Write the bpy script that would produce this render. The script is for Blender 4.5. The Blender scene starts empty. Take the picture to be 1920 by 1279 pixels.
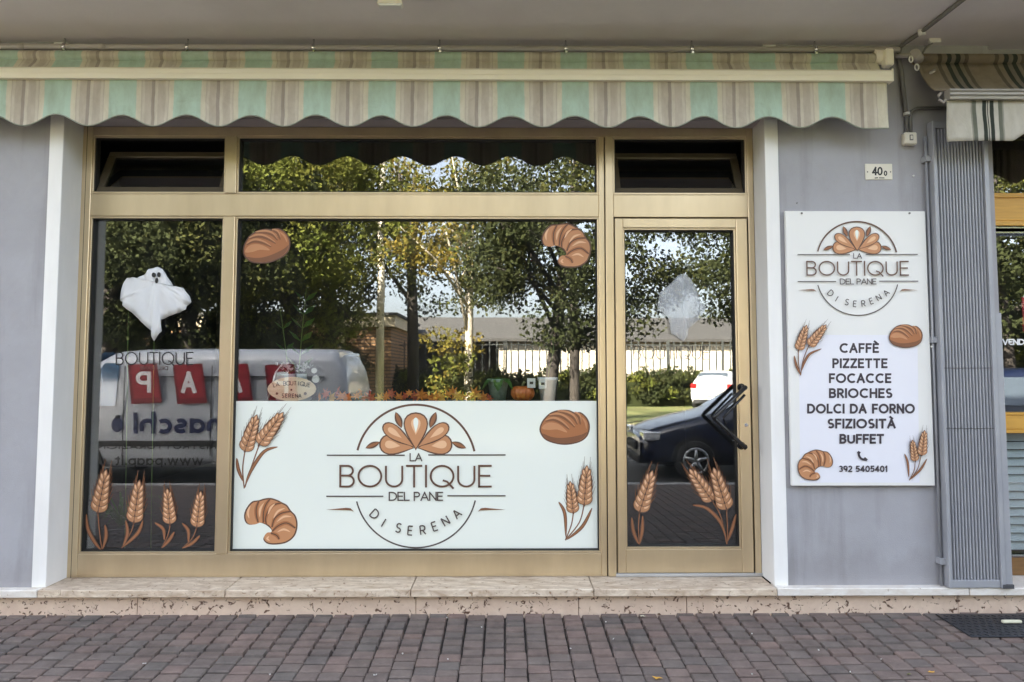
import bpy, bmesh, math, random
from math import sin, cos, pi, radians, tan, atan2, sqrt
from mathutils import Vector, Matrix, geometry
random.seed(7)
SC = bpy.context.scene
COL = SC.collection
# ------------------------------------------------------------------ camera
CAM = Vector((0.0, -4.1, 1.393)); FPX = 1337.0; PCX, PCY = 960.0, 610.0
YAW, PITCH = radians(0.474), radians(3.551)
cd = bpy.data.cameras.new('camera'); cam = bpy.data.objects.new('camera', cd); COL.objects.link(cam)
cd.sensor_width = 36.0; cd.lens = FPX / 1920.0 * 36.0
cd.shift_y = -(639.5 - PCY) / 1920.0
cd.clip_start = 0.05; cd.clip_end = 2000.0
cam.location = CAM; cam.rotation_euler = (radians(90) + PITCH, 0, -YAW)
SC.camera = cam
# ------------------------------------------------------------------ sky, sun, exposure
SUN_EL, SUN_AZ = radians(37), radians(-38)          # azimuth measured from +Y (behind the shop) towards +X
W = bpy.data.worlds.new('World'); SC.world = W; W.use_nodes = True
wt = W.node_tree; wt.nodes.clear()
sky = wt.nodes.new('ShaderNodeTexSky'); sky.sky_type = 'NISHITA'; sky.sun_disc = False
sky.sun_elevation = SUN_EL; sky.sun_rotation = SUN_AZ
sky.air_density = 0.9; sky.dust_density = 4.0; sky.ozone_density = 0.0; sky.altitude = 20
bg = wt.nodes.new('ShaderNodeBackground'); bg.inputs[1].default_value = 0.08
wo = wt.nodes.new('ShaderNodeOutputWorld')
haze_ = wt.nodes.new('ShaderNodeHueSaturation'); haze_.inputs['Saturation'].default_value = 0.5      # thin white veil of high cloud over the whole sky
wt.links.new(sky.outputs[0], haze_.inputs['Color']); wt.links.new(haze_.outputs[0], bg.inputs[0]); wt.links.new(bg.outputs[0], wo.inputs[0])
sl = bpy.data.lights.new('sun', 'SUN'); sl.energy = 5.0; sl.angle = radians(0.53); sl.color = (1.0, 0.90, 0.76)
sun = bpy.data.objects.new('sun', sl); COL.objects.link(sun)
SDIR = Vector((sin(SUN_AZ) * cos(SUN_EL), cos(SUN_AZ) * cos(SUN_EL), sin(SUN_EL)))
sun.rotation_euler = SDIR.to_track_quat('Z', 'Y').to_euler(); sun.location = SDIR * 60
SC.view_settings.view_transform = 'Standard'; SC.view_settings.look = 'None'
SC.view_settings.gamma = 1.0; SC.view_settings.exposure = 4.05
SC.render.engine = 'CYCLES'
cy = SC.cycles; cy.use_denoising = True; cy.max_bounces = 10; cy.diffuse_bounces = 5; cy.glossy_bounces = 5
cy.transparent_max_bounces = 16; cy.transmission_bounces = 6; cy.caustics_reflective = False; cy.caustics_refractive = False
cy.sample_clamp_indirect = 8.0

# ------------------------------------------------------------------ projection helpers (photo measurements -> metres)
_cyw, _syw, _cp, _sp = cos(YAW), sin(YAW), cos(PITCH), sin(PITCH)
FW = Vector((_syw * _cp, _cyw * _cp, _sp)); RT = Vector((_cyw, -_syw, 0)); UP = RT.cross(FW)
GLASS_Y = 0.222
def P(px, py, Y):
    """point of the vertical plane y = Y that was measured at photo pixel (px, py): x, z"""
    d = FW + RT * ((px - PCX) / FPX) - UP * ((py - PCY) / FPX)
    t = (Y - CAM.y) / d.y
    return CAM.x + d.x * t, CAM.z + d.z * t
def R(px, py, y):
    """x, z of a thing standing across the street at depth y whose mirror image was measured in the glass"""
    return P(px, py, 2 * GLASS_Y - y)

# ------------------------------------------------------------------ materials
MATS = {}
def nd(nt, t, **kw):
    n = nt.nodes.new(t)
    for k, v in kw.items():
        if k in n.inputs: n.inputs[k].default_value = v
        else: setattr(n, k, v)
    return n
def mat(name, col, rough=0.6, metal=0.0, col2=None, nscale=8.0, namount=0.5, stretch=(1, 1, 1), bump=0.0, bscale=60.0,
        spec=0.5, coat=0.0, translucent=0.0, emit=None, detail=6.0, lo=0.35, hi=0.7):
    if name in MATS: return MATS[name]
    m = bpy.data.materials.new(name); m.use_nodes = True; nt = m.node_tree; nt.nodes.clear()
    out = nt.nodes.new('ShaderNodeOutputMaterial'); b = nt.nodes.new('ShaderNodeBsdfPrincipled')
    b.inputs['Roughness'].default_value = rough; b.inputs['Metallic'].default_value = metal
    b.inputs['Specular IOR Level'].default_value = spec; b.inputs['Coat Weight'].default_value = coat
    b.inputs['Coat Roughness'].default_value = 0.06
    b.inputs['Base Color'].default_value = (*col, 1)
    tc = nt.nodes.new('ShaderNodeTexCoord'); mp = nt.nodes.new('ShaderNodeMapping')
    mp.inputs['Scale'].default_value = stretch; nt.links.new(tc.outputs['Object'], mp.inputs[0])
    csock = None
    if col2 is not None:
        n = nd(nt, 'ShaderNodeTexNoise', Scale=nscale, Detail=detail, Roughness=0.6); nt.links.new(mp.outputs[0], n.inputs['Vector'])
        rp = nt.nodes.new('ShaderNodeValToRGB'); rp.color_ramp.elements[0].position = lo; rp.color_ramp.elements[1].position = hi
        rp.color_ramp.elements[0].color = (*col, 1); rp.color_ramp.elements[1].color = (*[a + (c - a) * namount for a, c in zip(col, col2)], 1)
        nt.links.new(n.outputs['Fac'], rp.inputs[0]); nt.links.new(rp.outputs[0], b.inputs['Base Color']); csock = rp.outputs[0]
    if bump:
        n2 = nd(nt, 'ShaderNodeTexNoise', Scale=bscale, Detail=4.0); nt.links.new(mp.outputs[0], n2.inputs['Vector'])
        bp = nd(nt, 'ShaderNodeBump', Strength=bump, Distance=0.01); nt.links.new(n2.outputs['Fac'], bp.inputs['Height'])
        nt.links.new(bp.outputs[0], b.inputs['Normal'])
    sh = b.outputs[0]
    if translucent:
        tr = nt.nodes.new('ShaderNodeBsdfTranslucent'); tr.inputs[0].default_value = (*col, 1)
        if csock: nt.links.new(csock, tr.inputs[0])
        mx = nt.nodes.new('ShaderNodeMixShader'); mx.inputs[0].default_value = translucent
        nt.links.new(sh, mx.inputs[1]); nt.links.new(tr.outputs[0], mx.inputs[2]); sh = mx.outputs[0]
    if emit:
        b.inputs['Emission Color'].default_value = (*emit[0], 1); b.inputs['Emission Strength'].default_value = emit[1]
    nt.links.new(sh, out.inputs[0]); MATS[name] = m
    return m
def glass_mat(name, refl, tint):
    m = bpy.data.materials.new(name); m.use_nodes = True; nt = m.node_tree; nt.nodes.clear()
    out = nt.nodes.new('ShaderNodeOutputMaterial')
    g = nd(nt, 'ShaderNodeBsdfGlossy', Roughness=0.0); g.inputs[0].default_value = (0.97, 0.98, 1.0, 1)
    tc = nt.nodes.new('ShaderNodeTexCoord'); n = nd(nt, 'ShaderNodeTexNoise', Scale=1.7, Detail=1.0)
    nt.links.new(tc.outputs['Object'], n.inputs['Vector'])
    bp = nd(nt, 'ShaderNodeBump', Strength=0.05, Distance=0.006); nt.links.new(n.outputs['Fac'], bp.inputs['Height']); nt.links.new(bp.outputs[0], g.inputs['Normal'])
    t = nt.nodes.new('ShaderNodeBsdfTransparent'); t.inputs[0].default_value = (*tint, 1)
    lw = nd(nt, 'ShaderNodeLayerWeight', Blend=0.5)
    mr = nd(nt, 'ShaderNodeMapRange'); mr.inputs[1].default_value = 0; mr.inputs[2].default_value = 1; mr.inputs[3].default_value = refl; mr.inputs[4].default_value = 1.0
    pw = nd(nt, 'ShaderNodeMath', operation='POWER'); pw.inputs[1].default_value = 3.0
    nt.links.new(lw.outputs['Facing'], pw.inputs[0]); nt.links.new(pw.outputs[0], mr.inputs[0])
    mx = nt.nodes.new('ShaderNodeMixShader'); nt.links.new(mr.outputs[0], mx.inputs[0]); nt.links.new(t.outputs[0], mx.inputs[1]); nt.links.new(g.outputs[0], mx.inputs[2])
    df = nt.nodes.new('ShaderNodeBsdfDiffuse'); df.inputs[0].default_value = (.8, .82, .82, 1)          # thin dust and wiping smears
    mp = nt.nodes.new('ShaderNodeMapping'); mp.inputs['Scale'].default_value = (1, 1, .45); mp.inputs['Rotation'].default_value = (0, radians(25), 0); nt.links.new(tc.outputs['Object'], mp.inputs[0])
    n2 = nd(nt, 'ShaderNodeTexNoise', Scale=5.0, Detail=7.0, Roughness=0.65, Distortion=1.0); nt.links.new(mp.outputs[0], n2.inputs['Vector'])
    m2 = nd(nt, 'ShaderNodeMapRange'); m2.inputs[1].default_value = .35; m2.inputs[2].default_value = .75; m2.inputs[3].default_value = .001; m2.inputs[4].default_value = .008; nt.links.new(n2.outputs['Fac'], m2.inputs[0])
    mx2 = nt.nodes.new('ShaderNodeMixShader'); nt.links.new(m2.outputs[0], mx2.inputs[0]); nt.links.new(mx.outputs[0], mx2.inputs[1]); nt.links.new(df.outputs[0], mx2.inputs[2])
    nt.links.new(mx2.outputs[0], out.inputs[0]); MATS[name] = m
    return m
def stripe_mat(name, x0, period, stops, dirt, translucent=0.25, xmax=99.0):
    """woven awning cloth: stripes across x with a period, wear and dirt on top"""
    m = bpy.data.materials.new(name); m.use_nodes = True; nt = m.node_tree; nt.nodes.clear()
    out = nt.nodes.new('ShaderNodeOutputMaterial'); b = nd(nt, 'ShaderNodeBsdfPrincipled', Roughness=0.85)
    b.inputs['Specular IOR Level'].default_value = 0.2
    tc = nt.nodes.new('ShaderNodeTexCoord'); sx = nt.nodes.new('ShaderNodeSeparateXYZ'); nt.links.new(tc.outputs['Object'], sx.inputs[0])
    wob = nd(nt, 'ShaderNodeTexNoise', Scale=9.0, Detail=2.0); nt.links.new(tc.outputs['Object'], wob.inputs['Vector'])
    w1 = nd(nt, 'ShaderNodeMath', operation='MULTIPLY_ADD'); w1.inputs[1].default_value = 0.012; nt.links.new(wob.outputs['Fac'], w1.inputs[0]); mn = nd(nt, 'ShaderNodeMath', operation='MINIMUM'); mn.inputs[1].default_value = xmax; nt.links.new(sx.outputs['X'], mn.inputs[0]); nt.links.new(mn.outputs[0], w1.inputs[2])
    a = nd(nt, 'ShaderNodeMath', operation='SUBTRACT'); a.inputs[1].default_value = x0 + 0.006; nt.links.new(w1.outputs[0], a.inputs[0])
    d = nd(nt, 'ShaderNodeMath', operation='DIVIDE'); d.inputs[1].default_value = period; nt.links.new(a.outputs[0], d.inputs[0])
    fr = nd(nt, 'ShaderNodeMath', operation='FRACT'); nt.links.new(d.outputs[0], fr.inputs[0])
    rp = nt.nodes.new('ShaderNodeValToRGB'); cr = rp.color_ramp; cr.interpolation = 'LINEAR'
    pts = []
    for i, (p, c) in enumerate(stops):
        if i: pts.append((p, stops[i - 1][1]))
        pts.append((p + 0.006 if i else 0.0, c))
    pts.append((1.0, stops[-1][1]))
    while len(cr.elements) < len(pts): cr.elements.new(0.5)
    for e, (p, c) in zip(cr.elements, pts): e.position = min(1, p); e.color = (*c, 1)
    nt.links.new(fr.outputs[0], rp.inputs[0])
    mp = nt.nodes.new('ShaderNodeMapping'); mp.inputs['Scale'].default_value = (1, 1, 0.35); nt.links.new(tc.outputs['Object'], mp.inputs[0])
    n = nd(nt, 'ShaderNodeTexNoise', Scale=14.0, Detail=8.0, Roughness=0.7); nt.links.new(mp.outputs[0], n.inputs['Vector'])
    r2 = nt.nodes.new('ShaderNodeValToRGB'); r2.color_ramp.elements[0].position = 0.38; r2.color_ramp.elements[1].position = 0.7
    r2.color_ramp.elements[0].color = (1, 1, 1, 1); r2.color_ramp.elements[1].color = (*dirt, 1); nt.links.new(n.outputs['Fac'], r2.inputs[0])
    mu = nd(nt, 'ShaderNodeMix', data_type='RGBA', blend_type='MULTIPLY'); mu.inputs[0].default_value = 1.0
    nt.links.new(rp.outputs[0], mu.inputs[6]); nt.links.new(r2.outputs[0], mu.inputs[7])
    # crease lines where the cloth has been rolled and folded
    wv = nd(nt, 'ShaderNodeTexNoise', Scale=5.0, Detail=3.0, Distortion=2.5); nt.links.new(tc.outputs['Object'], wv.inputs['Vector'])
    bp = nd(nt, 'ShaderNodeBump', Strength=0.6, Distance=0.02); nt.links.new(wv.outputs['Fac'], bp.inputs['Height']); nt.links.new(bp.outputs[0], b.inputs['Normal'])
    nt.links.new(mu.outputs[2], b.inputs['Base Color'])
    tr = nt.nodes.new('ShaderNodeBsdfTranslucent'); nt.links.new(mu.outputs[2], tr.inputs[0])
    mx = nt.nodes.new('ShaderNodeMixShader'); mx.inputs[0].default_value = translucent
    nt.links.new(b.outputs[0], mx.inputs[1]); nt.links.new(tr.outputs[0], mx.inputs[2]); nt.links.new(mx.outputs[0], out.inputs[0])
    MATS[name] = m
    return m
def random_mat(name, cols, rough, island=False, bump=0.4, bscale=90):
    """one of several stone colours for each piece, mottled"""
    m = bpy.data.materials.new(name); m.use_nodes = True; nt = m.node_tree; nt.nodes.clear()
    out = nt.nodes.new('ShaderNodeOutputMaterial'); b = nd(nt, 'ShaderNodeBsdfPrincipled', Roughness=rough)
    if island: src = nt.nodes.new('ShaderNodeNewGeometry').outputs['Random Per Island']
    else: src = nt.nodes.new('ShaderNodeObjectInfo').outputs['Random']
    rp = nt.nodes.new('ShaderNodeValToRGB'); cr = rp.color_ramp
    while len(cr.elements) < len(cols): cr.elements.new(0.5)
    for i, (e, c) in enumerate(zip(cr.elements, cols)): e.position = i / (len(cols) - 1); e.color = (*c, 1)
    nt.links.new(src, rp.inputs[0])
    g = nt.nodes.new('ShaderNodeNewGeometry')
    n = nd(nt, 'ShaderNodeTexNoise', Scale=7.0, Detail=8.0, Roughness=0.75); nt.links.new(g.outputs['Position'], n.inputs['Vector'])
    r2 = nt.nodes.new('ShaderNodeValToRGB'); r2.color_ramp.elements[0].position = 0.3; r2.color_ramp.elements[1].position = 0.7
    r2.color_ramp.elements[0].color = (0.62, 0.62, 0.62, 1); r2.color_ramp.elements[1].color = (1.2, 1.2, 1.2, 1); nt.links.new(n.outputs['Fac'], r2.inputs[0])
    mu = nd(nt, 'ShaderNodeMix', data_type='RGBA', blend_type='MULTIPLY'); mu.inputs[0].default_value = 1.0
    nt.links.new(rp.outputs[0], mu.inputs[6]); nt.links.new(r2.outputs[0], mu.inputs[7]); nt.links.new(mu.outputs[2], b.inputs['Base Color'])
    n2 = nd(nt, 'ShaderNodeTexNoise', Scale=bscale, Detail=5.0); nt.links.new(g.outputs['Position'], n2.inputs['Vector'])
    bp = nd(nt, 'ShaderNodeBump', Strength=bump, Distance=0.004); nt.links.new(n2.outputs['Fac'], bp.inputs['Height']); nt.links.new(bp.outputs[0], b.inputs['Normal'])
    nt.links.new(b.outputs[0], out.inputs[0]); MATS[name] = m
    return m
def travertine(name, base, vein, pit, streak, pit_lo, pit_hi, rough=0.5):
    m = bpy.data.materials.new(name); m.use_nodes = True; nt = m.node_tree; nt.nodes.clear()
    out = nt.nodes.new('ShaderNodeOutputMaterial'); b = nd(nt, 'ShaderNodeBsdfPrincipled', Roughness=rough)
    tc = nt.nodes.new('ShaderNodeTexCoord'); mp = nt.nodes.new('ShaderNodeMapping'); mp.inputs['Scale'].default_value = streak
    mp.inputs['Rotation'].default_value = (0, 0, radians(38)); nt.links.new(tc.outputs['Object'], mp.inputs[0])
    n = nd(nt, 'ShaderNodeTexNoise', Scale=9.0, Detail=7.0, Roughness=0.65, Distortion=0.6); nt.links.new(mp.outputs[0], n.inputs['Vector'])
    rp = nt.nodes.new('ShaderNodeValToRGB'); rp.color_ramp.elements[0].position = 0.36; rp.color_ramp.elements[1].position = 0.66
    rp.color_ramp.elements[0].color = (*vein, 1); rp.color_ramp.elements[1].color = (*base, 1); nt.links.new(n.outputs['Fac'], rp.inputs[0])
    n3 = nd(nt, 'ShaderNodeTexNoise', Scale=34.0, Detail=3.0, Roughness=0.5, Distortion=1.2); nt.links.new(tc.outputs['Object'], n3.inputs['Vector'])
    r3 = nt.nodes.new('ShaderNodeValToRGB'); r3.color_ramp.elements[0].position = pit_lo; r3.color_ramp.elements[1].position = pit_hi
    r3.color_ramp.elements[0].color = (0, 0, 0, 1); r3.color_ramp.elements[1].color = (1, 1, 1, 1); nt.links.new(n3.outputs['Fac'], r3.inputs[0])
    mx = nd(nt, 'ShaderNodeMix', data_type='RGBA'); nt.links.new(r3.outputs[0], mx.inputs[0]); nt.links.new(rp.outputs[0], mx.inputs[6]); mx.inputs[7].default_value = (*pit, 1)
    nt.links.new(mx.outputs[2], b.inputs['Base Color'])
    bp = nd(nt, 'ShaderNodeBump', Strength=0.7, Distance=-0.006); nt.links.new(r3.outputs[0], bp.inputs['Height']); nt.links.new(bp.outputs[0], b.inputs['Normal'])
    nt.links.new(b.outputs[0], out.inputs[0]); MATS[name] = m
    return m

# ------------------------------------------------------------------ mesh helpers
class MB:
    def __init__(s): s.v = []; s.f = []; s.m = []; s.cur = 0; s.smooth = set()
    def vert(s, p): s.v.append(tuple(p)); return len(s.v) - 1
    def face(s, idx, smooth=False):
        s.f.append(tuple(idx)); s.m.append(s.cur)
        if smooth: s.smooth.add(len(s.f) - 1)
    def poly(s, pts, smooth=False): s.face([s.vert(p) for p in pts], smooth); return s
    def box(s, x0, x1, y0, y1, z0, z1, bev=0.0):
        if bev <= 0:
            i = [s.vert((x, y, z)) for z in (z0, z1) for y in (y0, y1) for x in (x0, x1)]
            for q in ((0, 2, 3, 1), (4, 5, 7, 6), (0, 1, 5, 4), (2, 6, 7, 3), (0, 4, 6, 2), (1, 3, 7, 5)): s.face([i[k] for k in q])
            return s
        bm = bmesh.new(); bmesh.ops.create_cube(bm, size=1.0)
        for v in bm.verts: v.co = Vector(((x0 + x1) / 2 + v.co.x * (x1 - x0), (y0 + y1) / 2 + v.co.y * (y1 - y0), (z0 + z1) / 2 + v.co.z * (z1 - z0)))
        bmesh.ops.bevel(bm, geom=list(bm.edges), offset=bev, segments=1, affect='EDGES')
        o = len(s.v); bm.verts.index_update(); s.v += [tuple(v.co) for v in bm.verts]
        for f in bm.faces: s.face([o + v.index for v in f.verts])
        bm.free(); return s
    def prism_x(s, prof, x0, x1):
        """profile of (y, z) points drawn along x"""
        a = [s.vert((x0, y, z)) for y, z in prof]; b = [s.vert((x1, y, z)) for y, z in prof]; n = len(prof)
        for i in range(n): s.face((a[i], a[(i + 1) % n], b[(i + 1) % n], b[i]))
        s.face(a[::-1]); s.face(b); return s
    def prism_y(s, prof, y0, y1):
        a = [s.vert((x, y0, z)) for x, z in prof]; b = [s.vert((x, y1, z)) for x, z in prof]; n = len(prof)
        for i in range(n): s.face((a[i], b[i], b[(i + 1) % n], a[(i + 1) % n]))
        s.face(a); s.face(b[::-1]); return s
    def tube(s, path, rad, n=8, caps=True):
        path = [Vector(p) for p in path]; rings = []
        rr = rad if isinstance(rad, (list, tuple)) else [rad] * len(path)
        up = Vector((0.13, 0.31, 0.94))
        for i, p in enumerate(path):
            t = (path[min(i + 1, len(path) - 1)] - path[max(i - 1, 0)]).normalized()
            a = t.cross(up)
            if a.length < 0.05: a = t.cross(Vector((1, 0, 0)))
            a.normalize(); b = t.cross(a); up = b if False else up
            rings.append([s.vert(p + (a * cos(2 * pi * k / n) + b * sin(2 * pi * k / n)) * rr[i]) for k in range(n)])
        for q, w in zip(rings, rings[1:]):
            for k in range(n): s.face((q[k], q[(k + 1) % n], w[(k + 1) % n], w[k]), True)
        if caps: s.face(rings[0][::-1]); s.face(rings[-1])
        return s
    def lathe(s, prof, cx, cy_, n=24, caps=True):
        rings = [[s.vert((cx + r * cos(2 * pi * k / n), cy_ + r * sin(2 * pi * k / n), z)) for k in range(n)] for r, z in prof]
        for q, w in zip(rings, rings[1:]):
            for k in range(n): s.face((q[k], q[(k + 1) % n], w[(k + 1) % n], w[k]), True)
        if caps: s.face(rings[0][::-1]); s.face(rings[-1])
        return s
    def disc_y(s, cx, cz, y0, y1, r, n=24, rx=None):
        rx = rx or r
        return s.prism_y([(cx + rx * cos(2 * pi * k / n), cz + r * sin(2 * pi * k / n)) for k in range(n)], y0, y1)
    def build(s, name, mats, parent=None):
        me = bpy.data.meshes.new(name); me.from_pydata(s.v, [], s.f)
        for mm in (mats if isinstance(mats, (list, tuple)) else [mats]): me.materials.append(mm)
        for i, p in enumerate(me.polygons):
            p.material_index = s.m[i]; p.use_smooth = i in s.smooth
        me.update()
        o = bpy.data.objects.new(name, me); COL.objects.link(o)
        if parent: o.parent = parent
        return o
def tag(o, label=None, cat=None, group=None, kind=None):
    if label: o['label'] = label
    if cat: o['category'] = cat
    if group: o['group'] = group
    if kind: o['kind'] = kind
    return o
def empty(name, loc=(0, 0, 0), label=None, cat=None, group=None):
    o = bpy.data.objects.new(name, None); COL.objects.link(o); o.location = loc; o.empty_display_size = 0.1
    return tag(o, label, cat, group)
def copy_tree(o, parent=None):
    c = o.copy(); COL.objects.link(c); c.parent = parent
    for ch in [q for q in bpy.data.objects if q.parent == o]: copy_tree(ch, c)
    return c
def box(name, m, parent, x0, x1, y0, y1, z0, z1, bev=0.0): return MB().box(x0, x1, y0, y1, z0, z1, bev).build(name, m, parent)

# ------------------------------------------------------------------ flat print: fills and strokes drawn in photo measurements on a plane
def spline(pts, closed=False, k=6):
    n = len(pts); out = []
    rng = range(n if closed else n - 1)
    for i in rng:
        p0 = pts[(i - 1) % n] if closed or i > 0 else pts[i]; p1 = pts[i]; p2 = pts[(i + 1) % n]
        p3 = pts[(i + 2) % n] if closed or i + 2 < n else p2
        for j in range(k):
            t = j / k; t2 = t * t; t3 = t2 * t
            out.append(tuple(0.5 * (2 * p1[a] + (p2[a] - p0[a]) * t + (2 * p0[a] - 5 * p1[a] + 4 * p2[a] - p3[a]) * t2 + (3 * p1[a] - p0[a] - 3 * p2[a] + p3[a]) * t3) for a in (0, 1)))
    if not closed: out.append(tuple(pts[-1]))
    return out
_UN = [0]
def U(part): _UN[0] += 1; return '%s#%d' % (part, _UN[0])
class Art:
    """flat artwork; map2 turns drawing units into (x, z) on the plane y = Y; every layer lies 0.12 mm before the last"""
    def __init__(s, Y, map2, outward=-1): s.Y = Y; s.map2 = map2; s.o = outward; s.layer = 0; s.parts = {}
    def _mb(s, part): return s.parts.setdefault(part, (MB(), []))
    def _mat(s, part, m):
        mb, ms = s._mb(part); mm = MATS[m]
        if mm not in ms: ms.append(mm)
        mb.cur = ms.index(mm); return mb
    def _pt(s, p, y):
        x, z = s.map2(*p); return (x, y, z)
    def fill(s, part, pts, m):
        mb = s._mat(part, m); s.layer += 1; y = s.Y + s.o * 0.00012 * s.layer
        tri = geometry.tessellate_polygon([[Vector((p[0], p[1], 0)) for p in pts]])
        ix = [mb.vert(s._pt(p, y)) for p in pts]
        for t in tri: mb.face([ix[k] for k in t])
        return s
    def stroke(s, part, pts, w, m, new=True, taper=None):
        mb = s._mat(part, m)
        if new: s.layer += 1
        y = s.Y + s.o * 0.00012 * s.layer; n = len(pts); L = []; Rr = []
        for i, p in enumerate(pts):
            a = pts[max(i - 1, 0)]; b = pts[min(i + 1, n - 1)]
            if n > 2 and i == 0 and pts[0] == pts[-1]: a = pts[-2]
            if n > 2 and i == n - 1 and pts[0] == pts[-1]: b = pts[1]
            dx, dy = b[0] - a[0], b[1] - a[1]; l = sqrt(dx * dx + dy * dy) or 1
            h = w / 2 * (taper(i / (n - 1)) if taper else 1)
            L.append(mb.vert(s._pt((p[0] - dy / l * h, p[1] + dx / l * h), y))); Rr.append(mb.vert(s._pt((p[0] + dy / l * h, p[1] - dx / l * h), y)))
        for i in range(n - 1): mb.face((L[i], L[i + 1], Rr[i + 1], Rr[i]))
        return s
    def build(s, parent, names=None):
        return [mb.build(part.split('#')[0], ms, parent) for part, (mb, ms) in s.parts.items()]
# stroke alphabet, cap height 1
def arc(cx, cz, rx, rz, a0, a1, n=14): return [(cx + rx * cos(radians(a0 + (a1 - a0) * i / n)), cz + rz * sin(radians(a0 + (a1 - a0) * i / n))) for i in range(n + 1)]
GL = {
 'A': (.74, [[(0, 0), (.37, 1)], [(.37, 1), (.74, 0)], [(.13, .33), (.61, .33)]]),
 'B': (.58, [[(0, 0), (0, 1)], [(0, 1)] + arc(.32, .765, .22, .235, 90, -90) + [(0, .53)], [(0, .53)] + arc(.32, .265, .26, .265, 90, -90) + [(0, 0)]]),
 'C': (.8, [arc(.48, .5, .48, .5, 48, 312, 24)]),
 'D': (.74, [[(0, 0), (0, 1)], [(0, 1)] + arc(.28, .5, .46, .5, 90, -90, 20) + [(0, 0)]]),
 'E': (.5, [[(0, 0), (0, 1)], [(0, 1), (.5, 1)], [(0, .52), (.44, .52)], [(0, 0), (.5, 0)]]),
 'F': (.48, [[(0, 0), (0, 1)], [(0, 1), (.48, 1)], [(0, .5), (.42, .5)]]),
 'H': (.64, [[(0, 0), (0, 1)], [(.64, 0), (.64, 1)], [(0, .52), (.64, .52)]]),
 'I': (.0, [[(0, 0), (0, 1)]]),
 'L': (.48, [[(0, 0), (0, 1)], [(0, 0), (.48, 0)]]),
 'M': (.84, [[(0, 0), (0, 1)], [(0, 1), (.42, .3)], [(.42, .3), (.84, 1)], [(.84, 1), (.84, 0)]]),
 'N': (.66, [[(0, 0), (0, 1)], [(0, 1), (.66, 0)], [(.66, 0), (.66, 1)]]),
 'O': (.98, [arc(.49, .5, .49, .5, 0, 360, 32)]),
 'P': (.54, [[(0, 0), (0, 1)], [(0, 1)] + arc(.28, .73, .26, .27, 90, -90) + [(0, .46)]]),
 'Q': (.98, [arc(.49, .5, .49, .5, 0, 360, 32), [(.52, .3), (.7, .24), (.98, -.1)]]),
 'R': (.56, [[(0, 0), (0, 1)], [(0, 1)] + arc(.28, .73, .26, .27, 90, -90) + [(0, .46)], [(.26, .46), (.56, 0)]]),
 'S': (.54, [arc(.28, .745, .25, .255, 40, 270, 14) + arc(.27, .25, .27, .25, 85, -145, 14)]),
 'T': (.62, [[(0, 1), (.62, 1)], [(.31, 0), (.31, 1)]]),
 'U': (.7, [[(0, 1), (0, .36)] + arc(.35, .35, .35, .35, 180, 360, 14) + [(.7, .36), (.7, 1)]]),
 'V': (.7, [[(0, 1), (.35, 0)], [(.35, 0), (.7, 1)]]),
 'Z': (.56, [[(0, 1), (.56, 1)], [(.56, 1), (0, 0)], [(0, 0), (.56, 0)]]),
 '0': (.6, [arc(.3, .5, .3, .5, 0, 360, 24)]), '1': (.2, [[(0, .82), (.2, 1)], [(.2, 1), (.2, 0)]]),
 '2': (.54, [arc(.27, .72, .26, .28, 165, -35, 12) + [(0, 0)], [(0, 0), (.54, 0)]]),
 '3': (.54, [arc(.26, .745, .24, .255, 150, -90, 14), arc(.26, .26, .28, .26, 90, -150, 14)]),
 '4': (.62, [[(.45, 0), (.45, 1)], [(.45, 1), (0, .28)], [(0, .28), (.62, .28)]]),
 '5': (.54, [[(.5, 1), (.1, 1)], [(.1, 1), (.04, .54)], arc(.26, .32, .28, .32, 130, -150, 14)]),
 '9': (.56, [arc(.28, .7, .28, .3, 0, 360, 20), [(.56, .7), (.52, .35), (.3, 0)]]),
 'a': (.5, [arc(.25, .3, .25, .3, 0, 360, 20), [(.5, .62), (.5, 0)]]), 'c': (.46, [arc(.27, .3, .27, .31, 50, 310, 16)]),
 'h': (.5, [[(0, 0), (0, 1)], [(0, .36)] + arc(.25, .36, .25, .25, 180, 0, 10) + [(.5, 0)]]), 'i': (.0, [[(0, 0), (0, .62)], [(0, .8), (0, .95)]]),
 'm': (.84, [[(0, 0), (0, .62)], [(0, .38)] + arc(.21, .38, .21, .24, 180, 0, 8) + [(.42, 0)], [(.42, .38)] + arc(.63, .38, .21, .24, 180, 0, 8) + [(.84, 0)]]),
 's': (.42, [arc(.22, .45, .19, .165, 40, 270, 10) + arc(.21, .15, .21, .16, 85, -145, 10)]), 'w': (.76, [[(0, .62), (.19, 0)], [(.19, 0), (.38, .62)], [(.38, .62), (.57, 0)], [(.57, 0), (.76, .62)]]),
 'p': (.5, [[(0, .62), (0, -.3)], arc(.25, .3, .25, .3, 0, 360, 20)]), 't': (.3, [[(.1, .9), (.1, .12), (.18, 0), (.3, 0)], [(0, .62), (.3, .62)]]),
 '.': (.04, [[(0, 0), (.001, .1)]]), ' ': (.22, []), "`": (.0, [[(-.12, 1.34), (.08, 1.16)]]),
}
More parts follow.
